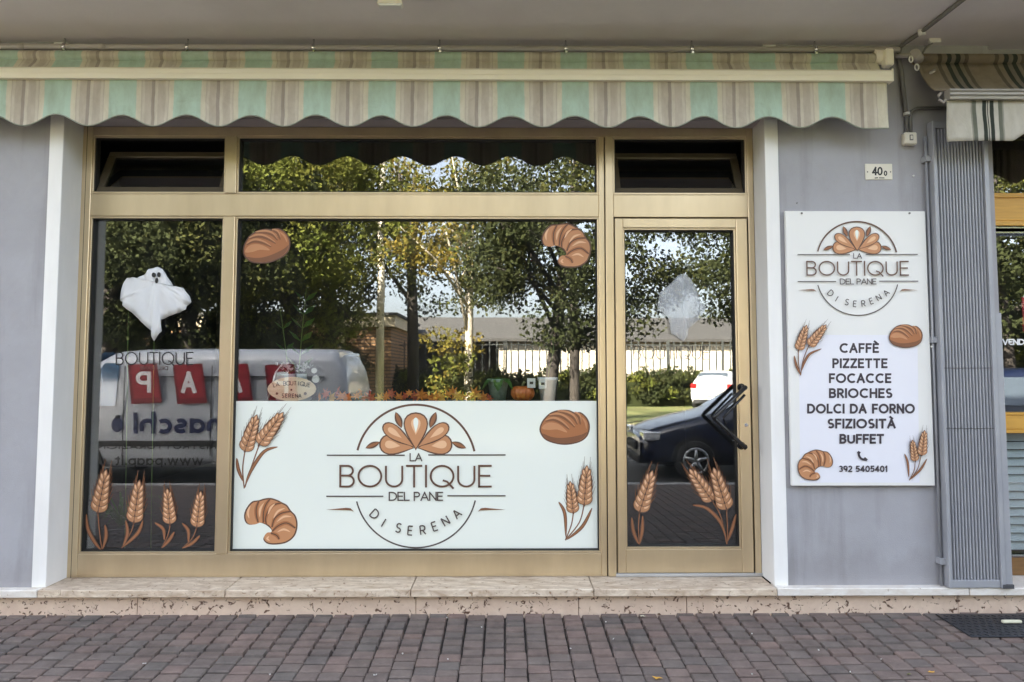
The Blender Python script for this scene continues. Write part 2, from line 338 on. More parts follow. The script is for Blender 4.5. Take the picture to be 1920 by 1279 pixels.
def text(A, part, s, x0, x1, yb, yc, w, m, sp=.28, flip=False):
    """one line of capitals between x0 and x1, base line yb and cap line yc in drawing units (v grows downwards)"""
    H = yb - yc; chars = []; pen = 0; part = U(part)
    for ch in s:
        if ch == '`': chars.append((ch, pen - sp - GL[chars[-1][0]][0] / 2)); continue
        chars.append((ch, pen)); pen += GL[ch][0] + sp
    tot = pen - sp; k = (x1 - x0 - w) / tot
    A.layer += 1; base = A.layer
    for ch, p0 in chars:
        for i, st in enumerate(GL[ch][1]):
            A.layer = base + (i % 3)
            pts = [((x0 + w / 2 + (p0 + u) * k) if not flip else (x1 - w / 2 - (p0 + u) * k), yb - w / 2 - v * (H - w)) for u, v in st]
            if len(pts) == 2:           # square ends
                a, b = pts; l = sqrt((b[0] - a[0]) ** 2 + (b[1] - a[1]) ** 2) or 1; e = w / 2 * .98
                d = ((b[0] - a[0]) / l * e, (b[1] - a[1]) / l * e); pts = [(a[0] - d[0], a[1] - d[1]), (b[0] + d[0], b[1] + d[1])]
            A.stroke(part, pts, w, m, new=False)
    A.layer = base + 3
def glyph_at(A, part, ch, cx, cyy, h, ang, w, m):
    """a single letter centred at (cx, cyy) and turned by ang"""
    gw, sts = GL[ch]; A.layer += 1; base = A.layer; part = U(part)
    for i, st in enumerate(sts):
        A.layer = base + (i % 3); pts = []
        for u, v in st:
            a, b = (u - gw / 2) * h, -(v - .5) * h
            pts.append((cx + a * cos(ang) - b * sin(ang), cyy + a * sin(ang) + b * cos(ang)))
        A.stroke(part, pts, w, m, new=False)
    A.layer = base + 3
def lens(p, q, w, k=8):
    dx, dy = q[0] - p[0], q[1] - p[1]; l = sqrt(dx * dx + dy * dy); nx, ny = -dy / l, dx / l; a = []
    for i in range(k + 1): t = i / k; h = w / 2 * sin(pi * t) ** .8; a.append((p[0] + dx * t + nx * h, p[1] + dy * t + ny * h))
    for i in range(k - 1, 0, -1): t = i / k; h = w / 2 * sin(pi * t) ** .8; a.append((p[0] + dx * t - nx * h, p[1] + dy * t - ny * h))
    return a
def petal(base, tip, w, k=22):
    dx, dy = tip[0] - base[0], tip[1] - base[1]; l = sqrt(dx * dx + dy * dy); ux, uy = dx / l, dy / l; nx, ny = -uy, ux; out = []
    for i in range(k):
        a = 2 * pi * i / k; t = .5 - .5 * cos(a); h = w / 2 * sin(a) * (t ** .75) * 1.32
        out.append((base[0] + dx * t + nx * h, base[1] + dy * t + ny * h))
    return out
def grow(pts, g):
    cx = sum(p[0] for p in pts) / len(pts); cyy = sum(p[1] for p in pts) / len(pts); out = []
    for p in pts:
        dx, dy = p[0] - cx, p[1] - cyy; l = sqrt(dx * dx + dy * dy) or 1; out.append((p[0] + dx / l * g, p[1] + dy / l * g))
    return out
def wheat(A, ears, stems, leaves, s=1.0, dark='ink_brown', awn='ink_brown'):
    for st in stems: k_ = U('stem'); A.stroke(k_, spline(st), 2.8 * s, dark); A.stroke(k_, spline(st), 1.1 * s, 'bread_mid')
    for lf in leaves:
        sp = spline(lf, k=5); tp = lambda t: sin(pi * min(1, t * .96 + .03)) ** .7; k_ = U('leaf')
        A.stroke(k_, sp, 8.0 * s, dark, taper=tp); A.stroke(k_, sp, 4.4 * s, 'bread_mid', taper=tp)
    for (b, t) in ears:
        dx, dy = t[0] - b[0], t[1] - b[1]; L = sqrt(dx * dx + dy * dy); ux, uy = dx / L, dy / L; nx, ny = -uy, ux; n = 6
        gl, gw = L * .30, L * .15; ka, ke = U('awn'), U('ear')
        for i in range(7):                  # awns
            f = i / 6; hw = L * .17 * (1 - .55 * f)
            for sd in (-1, 1):
                q = b[0] + ux * L * (.22 + .68 * f) + nx * sd * hw, b[1] + uy * L * (.22 + .68 * f) + ny * sd * hw
                e = q[0] + ux * L * (.30 + .08 * f) + nx * sd * L * .09 * (1 - f), q[1] + uy * L * (.30 + .08 * f) + ny * sd * L * .09 * (1 - f)
                A.stroke(ka, [q, e], 1.25 * s, awn, new=(sd < 0), taper=lambda t: 1 - .6 * t)
        A.fill(ke, grow(lens((b[0] - ux * L * .04, b[1] - uy * L * .04), (b[0] + ux * L * 1.06, b[1] + uy * L * 1.06), L * .36), .6 * s), dark)
        def grain(p, q, w):
            g = lens(p, q, w, 5); A.fill(ke, grow(g, 1.2 * s), dark); A.fill(ke, grow(g, -.15 * s), 'wheat_grain')
            A.fill(ke, lens((p[0] * .65 + q[0] * .35, p[1] * .65 + q[1] * .35), (p[0] * .12 + q[0] * .88, p[1] * .12 + q[1] * .88), w * .45, 4), 'bread_pale')
        for i in range(n):
            f = i / (n - 1); wd = 1 - .5 * f
            for sd in (-1, 1):
                p = b[0] + ux * L * (.02 + .72 * f) + nx * sd * L * .022, b[1] + uy * L * (.02 + .72 * f) + ny * sd * L * .022
                q = p[0] + ux * gl * .9 * (1 - .2 * f) + nx * sd * L * .155 * wd, p[1] + uy * gl * .9 * (1 - .2 * f) + ny * sd * L * .155 * wd
                grain(p, q, gw * wd * 1.2)
        grain((b[0] + ux * L * .82, b[1] + uy * L * .82), (b[0] + ux * L * 1.05, b[1] + uy * L * 1.05), gw * .6)
CROI = [(155, 905), (175, 850), (215, 805), (262, 797), (300, 785), (350, 780), (400, 795), (432, 812), (470, 832), (497, 872), (530, 905), (545, 950), (545, 1000), (530, 1050), (500, 1085), (460, 1108), (410, 1118), (360, 1120), (320, 1110), (298, 1085), (303, 1060), (325, 1040), (352, 1038), (360, 1020), (350, 1000), (320, 975), (270, 960), (235, 972), (195, 975), (165, 955)]
CROI_LINES = [[(262, 797), (243, 850), (243, 905), (256, 958)], [(432, 812), (372, 828), (330, 875), (312, 930), (318, 972)], [(345, 783), (315, 825), (297, 885), (296, 960)],
              [(497, 876), (430, 890), (380, 930), (360, 995)], [(535, 1000), (470, 962), (405, 985), (362, 1025)], [(352, 1038), (395, 1055), (415, 1085)]]
CROI_LIGHT = [[(200, 830), (180, 880), (190, 930)], [(300, 810), (272, 860), (268, 920)], [(385, 815), (350, 850), (330, 900)], [(460, 850), (405, 875), (370, 930)], [(510, 915), (450, 915), (395, 955)], [(500, 1030), (450, 1010), (400, 1030)], [(340, 1060), (325, 1080), (345, 1095)]]
LOAF = [(930, 260), (945, 210), (970, 175), (1010, 140), (1060, 122), (1110, 118), (1150, 122), (1190, 138), (1230, 135), (1270, 165), (1295, 210), (1298, 260), (1280, 310), (1240, 345), (1180, 365), (1110, 372), (1040, 362), (980, 340), (945, 305)]
LOAF_DARK = [[(970, 200), (1030, 190), (1090, 215), (1150, 262)], [(1000, 160), (1070, 160), (1130, 190), (1190, 245)], [(1060, 128), (1130, 145), (1180, 175), (1210, 225)], [(1190, 140), (1220, 170), (1232, 225)]]
def placer(cx, cyy, kx, ang=0, mirror=False, ref=(0, 0)):
    def f(p):
        a, b = (p[0] - ref[0]) * kx * (-1 if mirror else 1), (p[1] - ref[1]) * kx
        return cx + a * cos(ang) - b * sin(ang), cyy + a * sin(ang) + b * cos(ang)
    return f
def croissant(A, cx, cyy, k, ang=0, mirror=False):
    T = placer(cx, cyy, k, ang, mirror, (352, 950)); s = k * 4
    body = [T(p) for p in spline(CROI, True, 3)]
    A.fill('outline', grow(body, 1.3 * s), 'ink_brown'); A.fill('crust', grow(body, -1.5 * s), 'bread_tan')
    for l in CROI_LINES:
        A.stroke('crust', [T(p) for p in spline(l, k=4)], 7.5 * s, 'bread_brown', taper=lambda t: .5 + .5 * sin(pi * t))
        A.stroke(U('crease'), [T(p) for p in spline(l, k=4)], 2.3 * s, 'ink_brown')
    for l in CROI_LIGHT: A.stroke(U('highlight'), [T(p) for p in spline(l, k=4)], 4.0 * s, 'bread_pale', taper=lambda t: sin(pi * t))
def loaf(A, cx, cyy, k, ang=0):
    T = placer(cx, cyy, k, ang, False, (1113, 246)); s = k * 4
    body = [T(p) for p in spline(LOAF, True, 3)]
    A.fill('outline', grow(body, 1.3 * s), 'ink_brown'); A.fill('crust', grow(body, -1.6 * s), 'bread_brown')
    A.fill('crust', [T(p) for p in spline([(945, 290), (985, 335), (1050, 357), (1120, 365), (1190, 355), (1250, 328), (1285, 280), (1240, 300), (1160, 318), (1080, 325), (1010, 315)], True, 3)], 'bread_dark')
    A.fill('crust', [T(p) for p in spline([(945, 255), (965, 222), (1010, 208), (1070, 222), (1120, 262), (1130, 285), (1060, 262), (1000, 265)], True, 3)], 'bread_tan')
    for l in LOAF_DARK:
        k_ = U('slash'); A.stroke(k_, [T(p) for p in spline([(a, b - 9) for a, b in l], k=4)], 8.5 * s, 'bread_tan', taper=lambda t: .15 + .85 * sin(pi * t))
        A.stroke(k_, [T(p) for p in spline(l, k=4)], 4.6 * s, 'bread_dark', taper=lambda t: .15 + .85 * sin(pi * min(1, t * .8 + .1)))
    A.stroke('highlight', [T(p) for p in spline([(1240, 165), (1270, 205), (1278, 260)], k=4)], 4.0 * s, 'bread_tan', taper=lambda t: sin(pi * t))
def logo(A, T, s):
    """the shop's emblem, drawn in the units of the window film; T maps them to drawing units"""
    st = lambda part, pts, w, m, **k: A.stroke(part, [T(p) for p in pts], w * s, m, **k)
    fi = lambda part, pts, m: A.fill(part, [T(p) for p in pts], m)
    cx = 779.7
    st('ring', [(cx + 112.7 * cos(radians(a)), 871.7 - 112.7 * sin(radians(a))) for a in range(13, 168, 3)], 4.0, 'ink_brown')
    st('lower_ring', [(cx + 114.3 * cos(radians(a)), 912.7 + 114.3 * sin(radians(a))) for a in range(13, 168, 3)], 2.8, 'ink_dark')
    pets = [((776, 840), (713, 831), 38), ((783.4, 840), (846.4, 831), 38), ((776, 838), (720, 797), 27), ((783.4, 838), (839.4, 797), 27), ((779.7, 843), (779.7, 775), 46)]
    for b, t, w in pets:
        k_ = U('petal'); fi(k_, grow(petal(b, t, w), 2.0), 'ink_brown'); fi(k_, grow(petal(b, t, w), -.8), 'bread_tan')
        b2 = (b[0] * .6 + t[0] * .4, b[1] * .6 + t[1] * .4); t2 = (b[0] * .14 + t[0] * .86, b[1] * .14 + t[1] * .86)
        fi(k_, petal(b2, t2, w * .42), 'bread_pale')
    fi('highlight', petal((779.7, 812), (779.7, 783), 10), 'film_white')
    for p, q, w in (((742, 773), (753, 802), 12), ((817.5, 773), (806.5, 802), 12), ((686, 840), (712, 829), 10), ((873.5, 840), (847.5, 829), 10)):
        k_ = U('petal_leaf'); fi(k_, grow(lens(p, q, w), .6), 'ink_brown'); fi(k_, lens(p, q, w * .55), 'bread_mid')
    for a, b, y in ((613, 759, 853.5), (803, 948, 853), (612, 719, 930.5), (839, 948, 929.5)): st(U('rule'), [(a, y), (b, y)], 2.4, 'ink_dark')
    for sg in (-1, 1):
        fi(U('swoosh'), [(cx + sg * q, y) for q, y in ((116, 959.5), (122, 953), (130, 952), (146, 953.5), (168, 955.5), (146, 956), (130, 956.5), (121, 957))], 'bread_dark')
    for sx, a, b, yb, yc, w, m in (('LA', 768, 792, 865, 849.5, 2.2, 'ink_dark'), ('BOUTIQUE', 636.5, 922, 914, 871.5, 3.7, 'ink_brown'), ('DEL PANE', 729, 831, 939, 922, 2.4, 'ink_dark')):
        B = Art2(A, T); text(B, 'lettering', sx, a, b, yb, yc, w, m, sp=.2 if sx == 'BOUTIQUE' else .16)
    for ch, px, py in (('D', 703, 964), ('I', 719.5, 980), ('S', 747.5, 989.5), ('E', 769.5, 994.5), ('R', 793, 993.5), ('E', 815, 986.5), ('N', 835.5, 976.5), ('A', 856.5, 963)):
        ang = -atan2(px - cx, py - 880.0); B = Art2(A, T); glyph_at(B, 'lettering', ch, px, py, 16.5, ang, 2.5, 'ink_dark')
class Art2:
    """draws into another Art through a further mapping (strokes scale with it)"""
    def __init__(s, A, T): s.A = A; s.T = T; p0, p1 = T((0, 0)), T((100, 0)); s.k = sqrt((p1[0] - p0[0]) ** 2 + (p1[1] - p0[1]) ** 2) / 100
    layer = property(lambda s: s.A.layer, lambda s, v: setattr(s.A, 'layer', v))
    def stroke(s, part, pts, w, m, new=True, taper=None): s.A.stroke(part, [s.T(p) for p in pts], w * s.k, m, new, taper)
# ------------------------------------------------------------------ palette
M = MATS
def plaster(name, base, stain, dirt):
    m = bpy.data.materials.new(name); m.use_nodes = True; nt = m.node_tree; b = nt.nodes['Principled BSDF']; b.inputs['Roughness'].default_value = .85; MATS[name] = m
    g = nt.nodes.new('ShaderNodeNewGeometry'); L = nt.links.new
    def noise(scale, vec, detail=6, rough=.6, dist=0):
        mp = nt.nodes.new('ShaderNodeMapping'); mp.inputs['Scale'].default_value = vec; L(g.outputs['Position'], mp.inputs[0])
        n = nd(nt, 'ShaderNodeTexNoise', Scale=scale, Detail=detail, Roughness=rough, Distortion=dist); L(mp.outputs[0], n.inputs['Vector']); return n.outputs['Fac']
    def ramp(src, lo, hi, a, c):
        r = nt.nodes.new('ShaderNodeValToRGB'); r.color_ramp.elements[0].position = lo; r.color_ramp.elements[1].position = hi; r.color_ramp.elements[0].color = (*a, 1); r.color_ramp.elements[1].color = (*c, 1); L(src, r.inputs[0]); return r.outputs[0]
    def mul(a, c):
        x = nd(nt, 'ShaderNodeMix', data_type='RGBA', blend_type='MULTIPLY'); x.inputs[0].default_value = 1; L(a, x.inputs[6]); L(c, x.inputs[7]); return x.outputs[2]
    c = ramp(noise(1.7, (1, 1, 1)), .35, .7, base, stain)
    c = mul(c, ramp(noise(7, (1, 1, .09), 5), .52, .78, (1, 1, 1), (.72, .71, .69)))          # rain drips
    c = mul(c, ramp(noise(46, (1, 1, 1), 8, .8), .60, .74, (1, 1, 1), (.68, .66, .64)))       # specks and pores
    c = mul(c, ramp(noise(3.3, (1, 1, 1), 3, .5, 3.0), .495, .505, (1, 1, 1), (.985, .985, .985)))
    sp = nt.nodes.new('ShaderNodeSeparateXYZ'); L(g.outputs['Position'], sp.inputs[0]); ns = noise(5, (1, 1, .5), 6, .7)
    h = nd(nt, 'ShaderNodeMath', operation='MULTIPLY_ADD'); h.inputs[1].default_value = -.55; L(ns, h.inputs[0]); L(sp.outputs['Z'], h.inputs[2])
    c = mul(c, ramp(h.outputs[0], -.10, .10, dirt, (1, 1, 1)))                                 # splashed dirt at the foot
    L(c, b.inputs['Base Color'])
    bp = nd(nt, 'ShaderNodeBump', Strength=.35, Distance=.004); L(noise(170, (1, 1, 1), 5), bp.inputs['Height']); bp2 = nd(nt, 'ShaderNodeBump', Strength=.25, Distance=.02); L(noise(4, (1, 1, 1), 3), bp2.inputs['Height']); L(bp.outputs[0], bp2.inputs['Normal']); L(bp2.outputs[0], b.inputs['Normal'])
plaster('wall_paint', (.385, .383, .41), (.335, .328, .345), (.91, .90, .89))
mat('soffit_paint', (.84, .80, .79), .85, col2=(.74, .70, .69), nscale=1.6, namount=1, bump=.1, bscale=80)
mat('jamb_marble', (.86, .85, .83), .45, col2=(.74, .73, .71), nscale=5, namount=.7, stretch=(1, 1, .3))
mat('lintel_paint', (.50, .47, .47), .8)
mat('gold_aluminium', (.66, .535, .355), .36, .8, col2=(.565, .45, .295), nscale=5, namount=1, stretch=(1, 1, .25), bump=.03, bscale=260)
mat('dark_bronze', (.13, .105, .07), .45, .4)
mat('gasket_rubber', (.012, .011, .010), .6)
mat('steel_threshold', (.62, .64, .66), .3, .8)
travertine('travertine_slab', (.76, .65, .52), (.44, .33, .235), (.33, .22, .14), (1, 3.4, 2.0), .62, .69)
travertine('travertine_pale', (.78, .75, .70), (.66, .60, .53), (.45, .36, .28), (1, 1.2, 2.0), .68, .74)
travertine('travertine_pink', (.70, .55, .43), (.60, .45, .35), (.13, .07, .045), (1, 1, 1), .60, .65, .6)
random_mat('paver_stone', [(.140, .114, .100), (.186, .132, .114), (.148, .124, .110), (.20, .142, .121), (.126, .107, .098), (.175, .130, .112), (.14, .121, .109), (.19, .142, .121)], .85)
random_mat('paver_stone_mass', [(.140, .114, .100), (.186, .132, .114), (.148, .124, .110), (.20, .142, .121), (.126, .107, .098), (.175, .130, .112), (.14, .121, .109), (.19, .142, .121)], .85, island=True)
mat('joint_sand', (.03, .027, .025), .95, col2=(.05, .045, .04), nscale=60, namount=1)
mat('asphalt', (.04, .04, .04), .9, col2=(.055, .054, .052), nscale=20, namount=1, bump=.3, bscale=300)
mat('kerb_stone', (.36, .35, .33), .85, col2=(.27, .26, .25), nscale=12, namount=1)
mat('lawn', (.10, .14, .03), .9, col2=(.17, .15, .06), nscale=1.3, namount=1, bump=.8, bscale=40)
mat('dry_ground', (.16, .125, .075), .95, col2=(.09, .085, .05), nscale=.8, namount=1)
glass_mat('shop_glass', .115, (.96, .98, .97))
glass_mat('sash_glass', .11, (.6, .64, .64))
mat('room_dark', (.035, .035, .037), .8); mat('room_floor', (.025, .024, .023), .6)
mat('film_white', (.79, .83, .765), .35, coat=.35)
mat('wheat_grain', (.44, .215, .105), .5); mat('ink_brown', (.115, .055, .034), .5); mat('ink_dark', (.075, .055, .048), .5); mat('ink_black', (.012, .012, .013), .5)
mat('bread_tan', (.52, .245, .115), .5); mat('bread_mid', (.30, .125, .055), .5); mat('bread_brown', (.38, .145, .055), .5)
mat('bread_dark', (.20, .08, .036), .5); mat('bread_pale', (.76, .47, .275), .5)
mat('sign_board', (.78, .775, .75), .4); mat('sign_panel', (.78, .78, .84), .4); mat('menu_ink', (.045, .035, .045), .5)
mat('cream_enamel', (.93, .88, .75), .4, col2=(.89, .84, .71), nscale=3, namount=1)
mat('grey_enamel', (.36, .34, .31), .45, .2); mat('pipe_grey', (.40, .37, .35), .5); mat('pipe_dark', (.17, .165, .16), .5)
mat('gate_paint', (.36, .365, .385), .5, .15, col2=(.30, .31, .34), nscale=4, namount=1); mat('gate_dark', (.06, .06, .065), .7)
mat('wood_yellow', (.68, .37, .06), .35, col2=(.56, .29, .045), nscale=5, namount=1, stretch=(1, 1, 14), coat=.3)
mat('wood_brown', (.22, .115, .035), .4, col2=(.15, .075, .025), nscale=6, namount=1, stretch=(1, 1, 10))
mat('white_plastic', (.75, .74, .70), .5); mat('plate_enamel', (.72, .68, .58), .35); mat('black_plastic', (.016, .016, .018), .25)
mat('blind_slat', (.52, .58, .62), .55); mat('white_vinyl', (.85, .85, .85), .5); mat('red_vinyl', (.6, .035, .06), .4)
mat('mat_rubber', (.022, .024, .03), .42); mat('tag_pale', (.66, .64, .48), .6)
mat('cloth_white', (.72, .73, .75), .9, translucent=.05)
mat('pot_white', (.88, .90, .90), .4); mat('pot_green', (.34, .45, .38), .5, col2=(.10, .17, .12), nscale=16, namount=1); mat('pot_glass', (.62, .68, .70), .2)
mat('pumpkin_skin', (.62, .17, .03), .42, col2=(.48, .11, .02), nscale=5, namount=1, coat=.15); mat('stalk_green', (.16, .16, .06), .7)
mat('autumn_orange', (.75, .26, .04), .7, translucent=.3); mat('autumn_red', (.5, .09, .035), .7, translucent=.3); mat('autumn_gold', (.8, .45, .08), .7, translucent=.3)
mat('plant_leaf', (.06, .17, .03), .45, translucent=.25); mat('plant_stem', (.12, .19, .05), .6); mat('petal_white', (.72, .72, .70), .7)
mat('oval_wood', (.86, .68, .48), .6, col2=(.76, .57, .38), nscale=7, namount=1, stretch=(1, 1, 9))
mat('soil', (.03, .022, .015), .95)
mat('leaf_olive', (.075, .075, .022), .9, spec=.1, translucent=.3, col2=(.045, .055, .018), nscale=1.2, namount=1)
mat('leaf_green', (.115, .14, .028), .9, spec=.1, translucent=.35, col2=(.15, .14, .03), nscale=.9, namount=1)  # bright yellow-green: sunlight on lit clumps put into the leaf colour
mat('leaf_dark', (.03, .038, .015), .9, spec=.1, translucent=.2, col2=(.042, .048, .017), nscale=1.1, namount=1)  # darkest leaf tone, also carries the painted shade of trees above the van
mat('leaf_gold', (.22, .16, .03), .9, spec=.1, translucent=.35, col2=(.10, .11, .025), nscale=.9, namount=1)
mat('bark_dark', (.03, .025, .02), .9, col2=(.055, .045, .036), nscale=10, namount=1, stretch=(1, 1, .3), bump=.6, bscale=20)
mat('bark_pale', (.46, .41, .32), .8, col2=(.20, .17, .13), nscale=7, namount=1, stretch=(1, 1, .6), bump=.4, bscale=16, lo=.5, hi=.75)
mat('pole_cream', (.62, .56, .44), .5)
mat('van_white', (.46, .48, .51), .3, coat=.4); mat('car_blue', (.005, .009, .028), .3, .0, coat=.6); mat('car_white', (.55, .55, .53), .3, coat=.5)
mat('car_glass', (.09, .115, .14), .06, .35, spec=.9, coat=.8); mat('van_glass', (.05, .13, .24), .08, spec=.9, coat=.6); mat('tyre', (.018, .018, .018), .8); mat('rim_alloy', (.45, .46, .47), .3, .9)  # car glass base lightened blue-grey to stand for reflected sky
mat('lamp_clear', (.6, .62, .64), .1, spec=.9, coat=.8); mat('lamp_red', (.45, .01, .01), .2, coat=.6); mat('trim_black', (.02, .02, .02), .6); mat('chrome', (.7, .7, .7), .15, 1.0)
mat('van_red', (.33, .018, .03), .4); mat('van_red_edge', (.20, .01, .018), .4); mat('van_navy', (.015, .025, .09), .4)
mat('shed_wall', (.60, .55, .43), .8, col2=(.50, .45, .35), nscale=2, namount=1); mat('shed_roof', (.06, .058, .052), .8, col2=(.042, .04, .037), nscale=2, namount=1)
mat('concrete_beige', (.55, .47, .33), .85, col2=(.45, .38, .27), nscale=3, namount=1); mat('fence_iron', (.05, .055, .05), .6)
mat('roof_tile', (.36, .16, .09), .8); mat('house_plaster', (.62, .52, .38), .85); mat('shutter_green', (.05, .10, .06), .6)
GREEN, CREAM, TAUPE, BROWN, SAND = (.58, .74, .64), (.80, .76, .64), (.66, .60, .52), (.48, .42, .37), (.75, .70, .61)
SX0, SPER = -2.526 - .3645 / 2, .3645
stripe_mat('awning_cloth', SX0, SPER, [(0, SAND), (.045, TAUPE), (.16, SAND), (.20, TAUPE), (.215, CREAM), (.29, GREEN), (.71, CREAM), (.785, TAUPE), (.80, SAND), (.84, TAUPE), (.945, BROWN)], (.80, .785, .75), xmax=2.118)
WHT, GRN2, DRK, GRY = (.66, .63, .56), (.20, .21, .17), (.055, .065, .055), (.40, .385, .33)
stripe_mat('neighbour_cloth', 2.475, .335, [(0, WHT), (.36, GRY), (.385, GRN2), (.45, WHT), (.55, DRK), (.615, WHT), (.63, DRK), (.645, WHT), (.67, DRK), (.735, WHT), (.81, GRN2), (.875, GRY), (.90, WHT)], (.8, .79, .76))
stripe_mat('neighbour_cloth_shaded', 2.40, .335, [(0, (.30, .25, .19)), (.36, (.15, .13, .10)), (.43, (.30, .25, .19)), (.52, DRK), (.60, (.24, .21, .17)), (.68, DRK), (.76, (.28, .24, .19)), (.83, (.15, .13, .10)), (.90, (.30, .25, .19))], (.8, .79, .76))  # same stripes darkened and browned: shade on the roof cloth put into its colours
def brick_mat():
    m = bpy.data.materials.new('brick_courses'); m.use_nodes = True; nt = m.node_tree; b = nt.nodes['Principled BSDF']; b.inputs['Roughness'].default_value = .85
    tc = nt.nodes.new('ShaderNodeTexCoord'); mp = nt.nodes.new('ShaderNodeMapping'); mp.inputs['Rotation'].default_value = (radians(90), 0, 0); nt.links.new(tc.outputs['Object'], mp.inputs[0])
    br = nd(nt, 'ShaderNodeTexBrick', Scale=1.0); br.inputs['Brick Width'].default_value = .5; br.inputs['Row Height'].default_value = .15; br.inputs['Mortar Size'].default_value = .028
    br.inputs['Color1'].default_value = (.30, .17, .075, 1); br.inputs['Color2'].default_value = (.24, .135, .06, 1); br.inputs['Mortar'].default_value = (.06, .04, .025, 1)
    nt.links.new(mp.outputs[0], br.inputs['Vector']); nt.links.new(br.outputs[0], b.inputs['Base Color']); MATS['brick_courses'] = m
brick_mat()

# ================================================================== THE SETTING
G0, SLOPE = 0.03, 0.04
def st(o, label=None): tag(o, label, kind='structure'); return o
st(MB().poly([(-700, -700, -.33), (700, -700, -.33), (700, 700, -.33), (-700, 700, -.33)]).build('ground', M['dry_ground']), 'dry earth running out to the horizon')
st(MB().poly([(-300, -12.2, -.305), (300, -12.2, -.305), (300, -5.4, -.305), (-300, -5.4, -.305)]).build('road', M['asphalt']), 'dark asphalt street in front of the shops')
st(MB().poly([(-300, -30, -.31), (300, -30, -.31), (300, -12.5, -.31), (-300, -12.5, -.31)]).build('lawn', M['lawn']), 'rough green lawn across the street')
kb = MB()
for i in range(26): kb.box(-13 + i, -12.006 + i, -5.55, -5.402, -.4, -.185, .008)
st(kb.build('kerb', M['kerb_stone']), 'grey stone kerb along the street')
k2 = MB()
for i in range(40): k2.box(-20 + i, -19.006 + i, -12.5, -12.35, -.4, -.2, .008)
st(k2.build('far_kerb', M['kerb_stone']), 'grey stone kerb on the far side of the street')
# pavement: a sloping bed of sand with square pavers laid in columns
pav = st(MB().poly([(-40, -5.4, -.024), (40, -5.4, -.024), (40, .2, -.024), (-40, .2, -.024)]).build('pavement', M['joint_sand']), 'grey and purplish square paving in front of the step')
pav.location = (0, 0, G0); pav.rotation_euler = (math.atan(SLOPE), 0, 0)
PW = .1062
PL = .086
def paver_mesh(seed, w=PW, l=PL):
    r = random.Random(seed); g = .0024; gy = .0075; j = lambda a=.0018: r.uniform(-a, a); h = .0
    x0, x1, y0, y1 = g + j(), w - g + j(), gy + j(), l - gy + j(); b = .006
    me = bpy.data.meshes.new('paver'); v = [(x0, y0, -.03), (x1, y0, -.03), (x1, y1, -.03), (x0, y1, -.03), (x0, y0, h - b), (x1, y0, h - b), (x1, y1, h - b), (x0, y1, h - b),
         (x0 + b, y0 + b, h + j(.0007)), (x1 - b, y0 + b, h + j(.0007)), (x1 - b, y1 - b, h + j(.0007)), (x0 + b, y1 - b, h + j(.0007))]
    f = [(0, 1, 5, 4), (1, 2, 6, 5), (2, 3, 7, 6), (3, 0, 4, 7), (4, 5, 9, 8), (5, 6, 10, 9), (6, 7, 11, 10), (7, 4, 8, 11), (8, 9, 10, 11)]
    me.from_pydata(v, [], f); me.materials.append(M['paver_stone']); return me
pms = [paver_mesh(s) for s in range(8)]
MATX0 = 2.33
rp_ = random.Random(3); cand = []; mass = MB()
for c in range(-95, 70):
    x = -.005 + c * PW; off = rp_.choice((0, .5, .25, .75, .4)) * PL + rp_.uniform(-.008, .008); y = .075 - off
    first = True
    while y > -5.3:
        l = PL if rp_.random() > .14 else rp_.choice((.062, .10))
        cand.append((x, y - l, l)); y -= l
def vis(c):
    x, y, l = c; D = y + 4.1
    if D < 3.0 or abs(x + PW / 2) > D * .735 + .1: return 0
    return 1 / D if D < 4.2 else 0
seen = sorted([c for c in cand if vis(c) > 0 and c[2] > .05], key=lambda c: -vis(c))
near = set(id(c) for c in seen[:300])
for c in cand:
    x, y, l = c; dz = rp_.uniform(-.0016, .0016)
    if id(c) in near:
        o = bpy.data.objects.new('paver', rp_.choice(pms)); COL.objects.link(o); o.parent = pav; o.location = (x, y, dz); o.scale = (1, l / PL, 1)
        o.rotation_euler = (rp_.uniform(-.006, .006), rp_.uniform(-.006, .006), rp_.uniform(-.01, .01))
    else:
        g, b = .0024, .006; gy = min(.0075, l * .2); j = lambda: rp_.uniform(-.0015, .0015)
        x0, x1, y0, y1 = x + g + j(), x + PW - g + j(), y + gy + j(), y + l - gy + j()
        i = [mass.vert(p) for p in ((x0, y0, dz - .026), (x1, y0, dz - .026), (x1, y1, dz - .026), (x0, y1, dz - .026), (x0 + b, y0 + b, dz), (x1 - b, y0 + b, dz), (x1 - b, y1 - b, dz), (x0 + b, y1 - b, dz))]
        for q in ((0, 1, 5, 4), (1, 2, 6, 5), (2, 3, 7, 6), (3, 0, 4, 7), (4, 5, 6, 7)): mass.face([i[k] for k in q])
tag(mass.build('pavers', M['paver_stone_mass'], pav), kind='stuff')

# ================================================================== THE BUILDING
bld = empty('shop_building', (0, 0, 0), 'grey rendered building with overhanging soffit that holds both shops', 'building')
SOF = 3.312
WT = .35
def part(name, m, p, *a, bev=0.0): return box(name, M[m], p, *a, bev=bev)
part('wall', 'wall_paint', bld, -9, -2.652, 0, WT, .17, SOF)
part('wall', 'wall_paint', bld, 1.592, 2.86, 0, WT, .17, SOF)
part('wall', 'wall_paint', bld, 5.2, 12, 0, WT, .17, SOF)
part('lintel', 'lintel_paint', bld, -2.57, 1.513, .05, WT, 2.872, SOF)
part('lintel', 'wall_paint', bld, 2.86, 5.2, .05, WT, 2.95, SOF)
tag(part('jamb', 'jamb_marble', bld, -2.652, -2.572, -.012, .30, .176, SOF - .002, bev=.003), 'white marble jamb beside the ghost window')
tag(part('jamb', 'jamb_marble', bld, 1.513, 1.592, -.012, .30, .176, SOF - .002, bev=.003), 'white marble jamb beside the door')
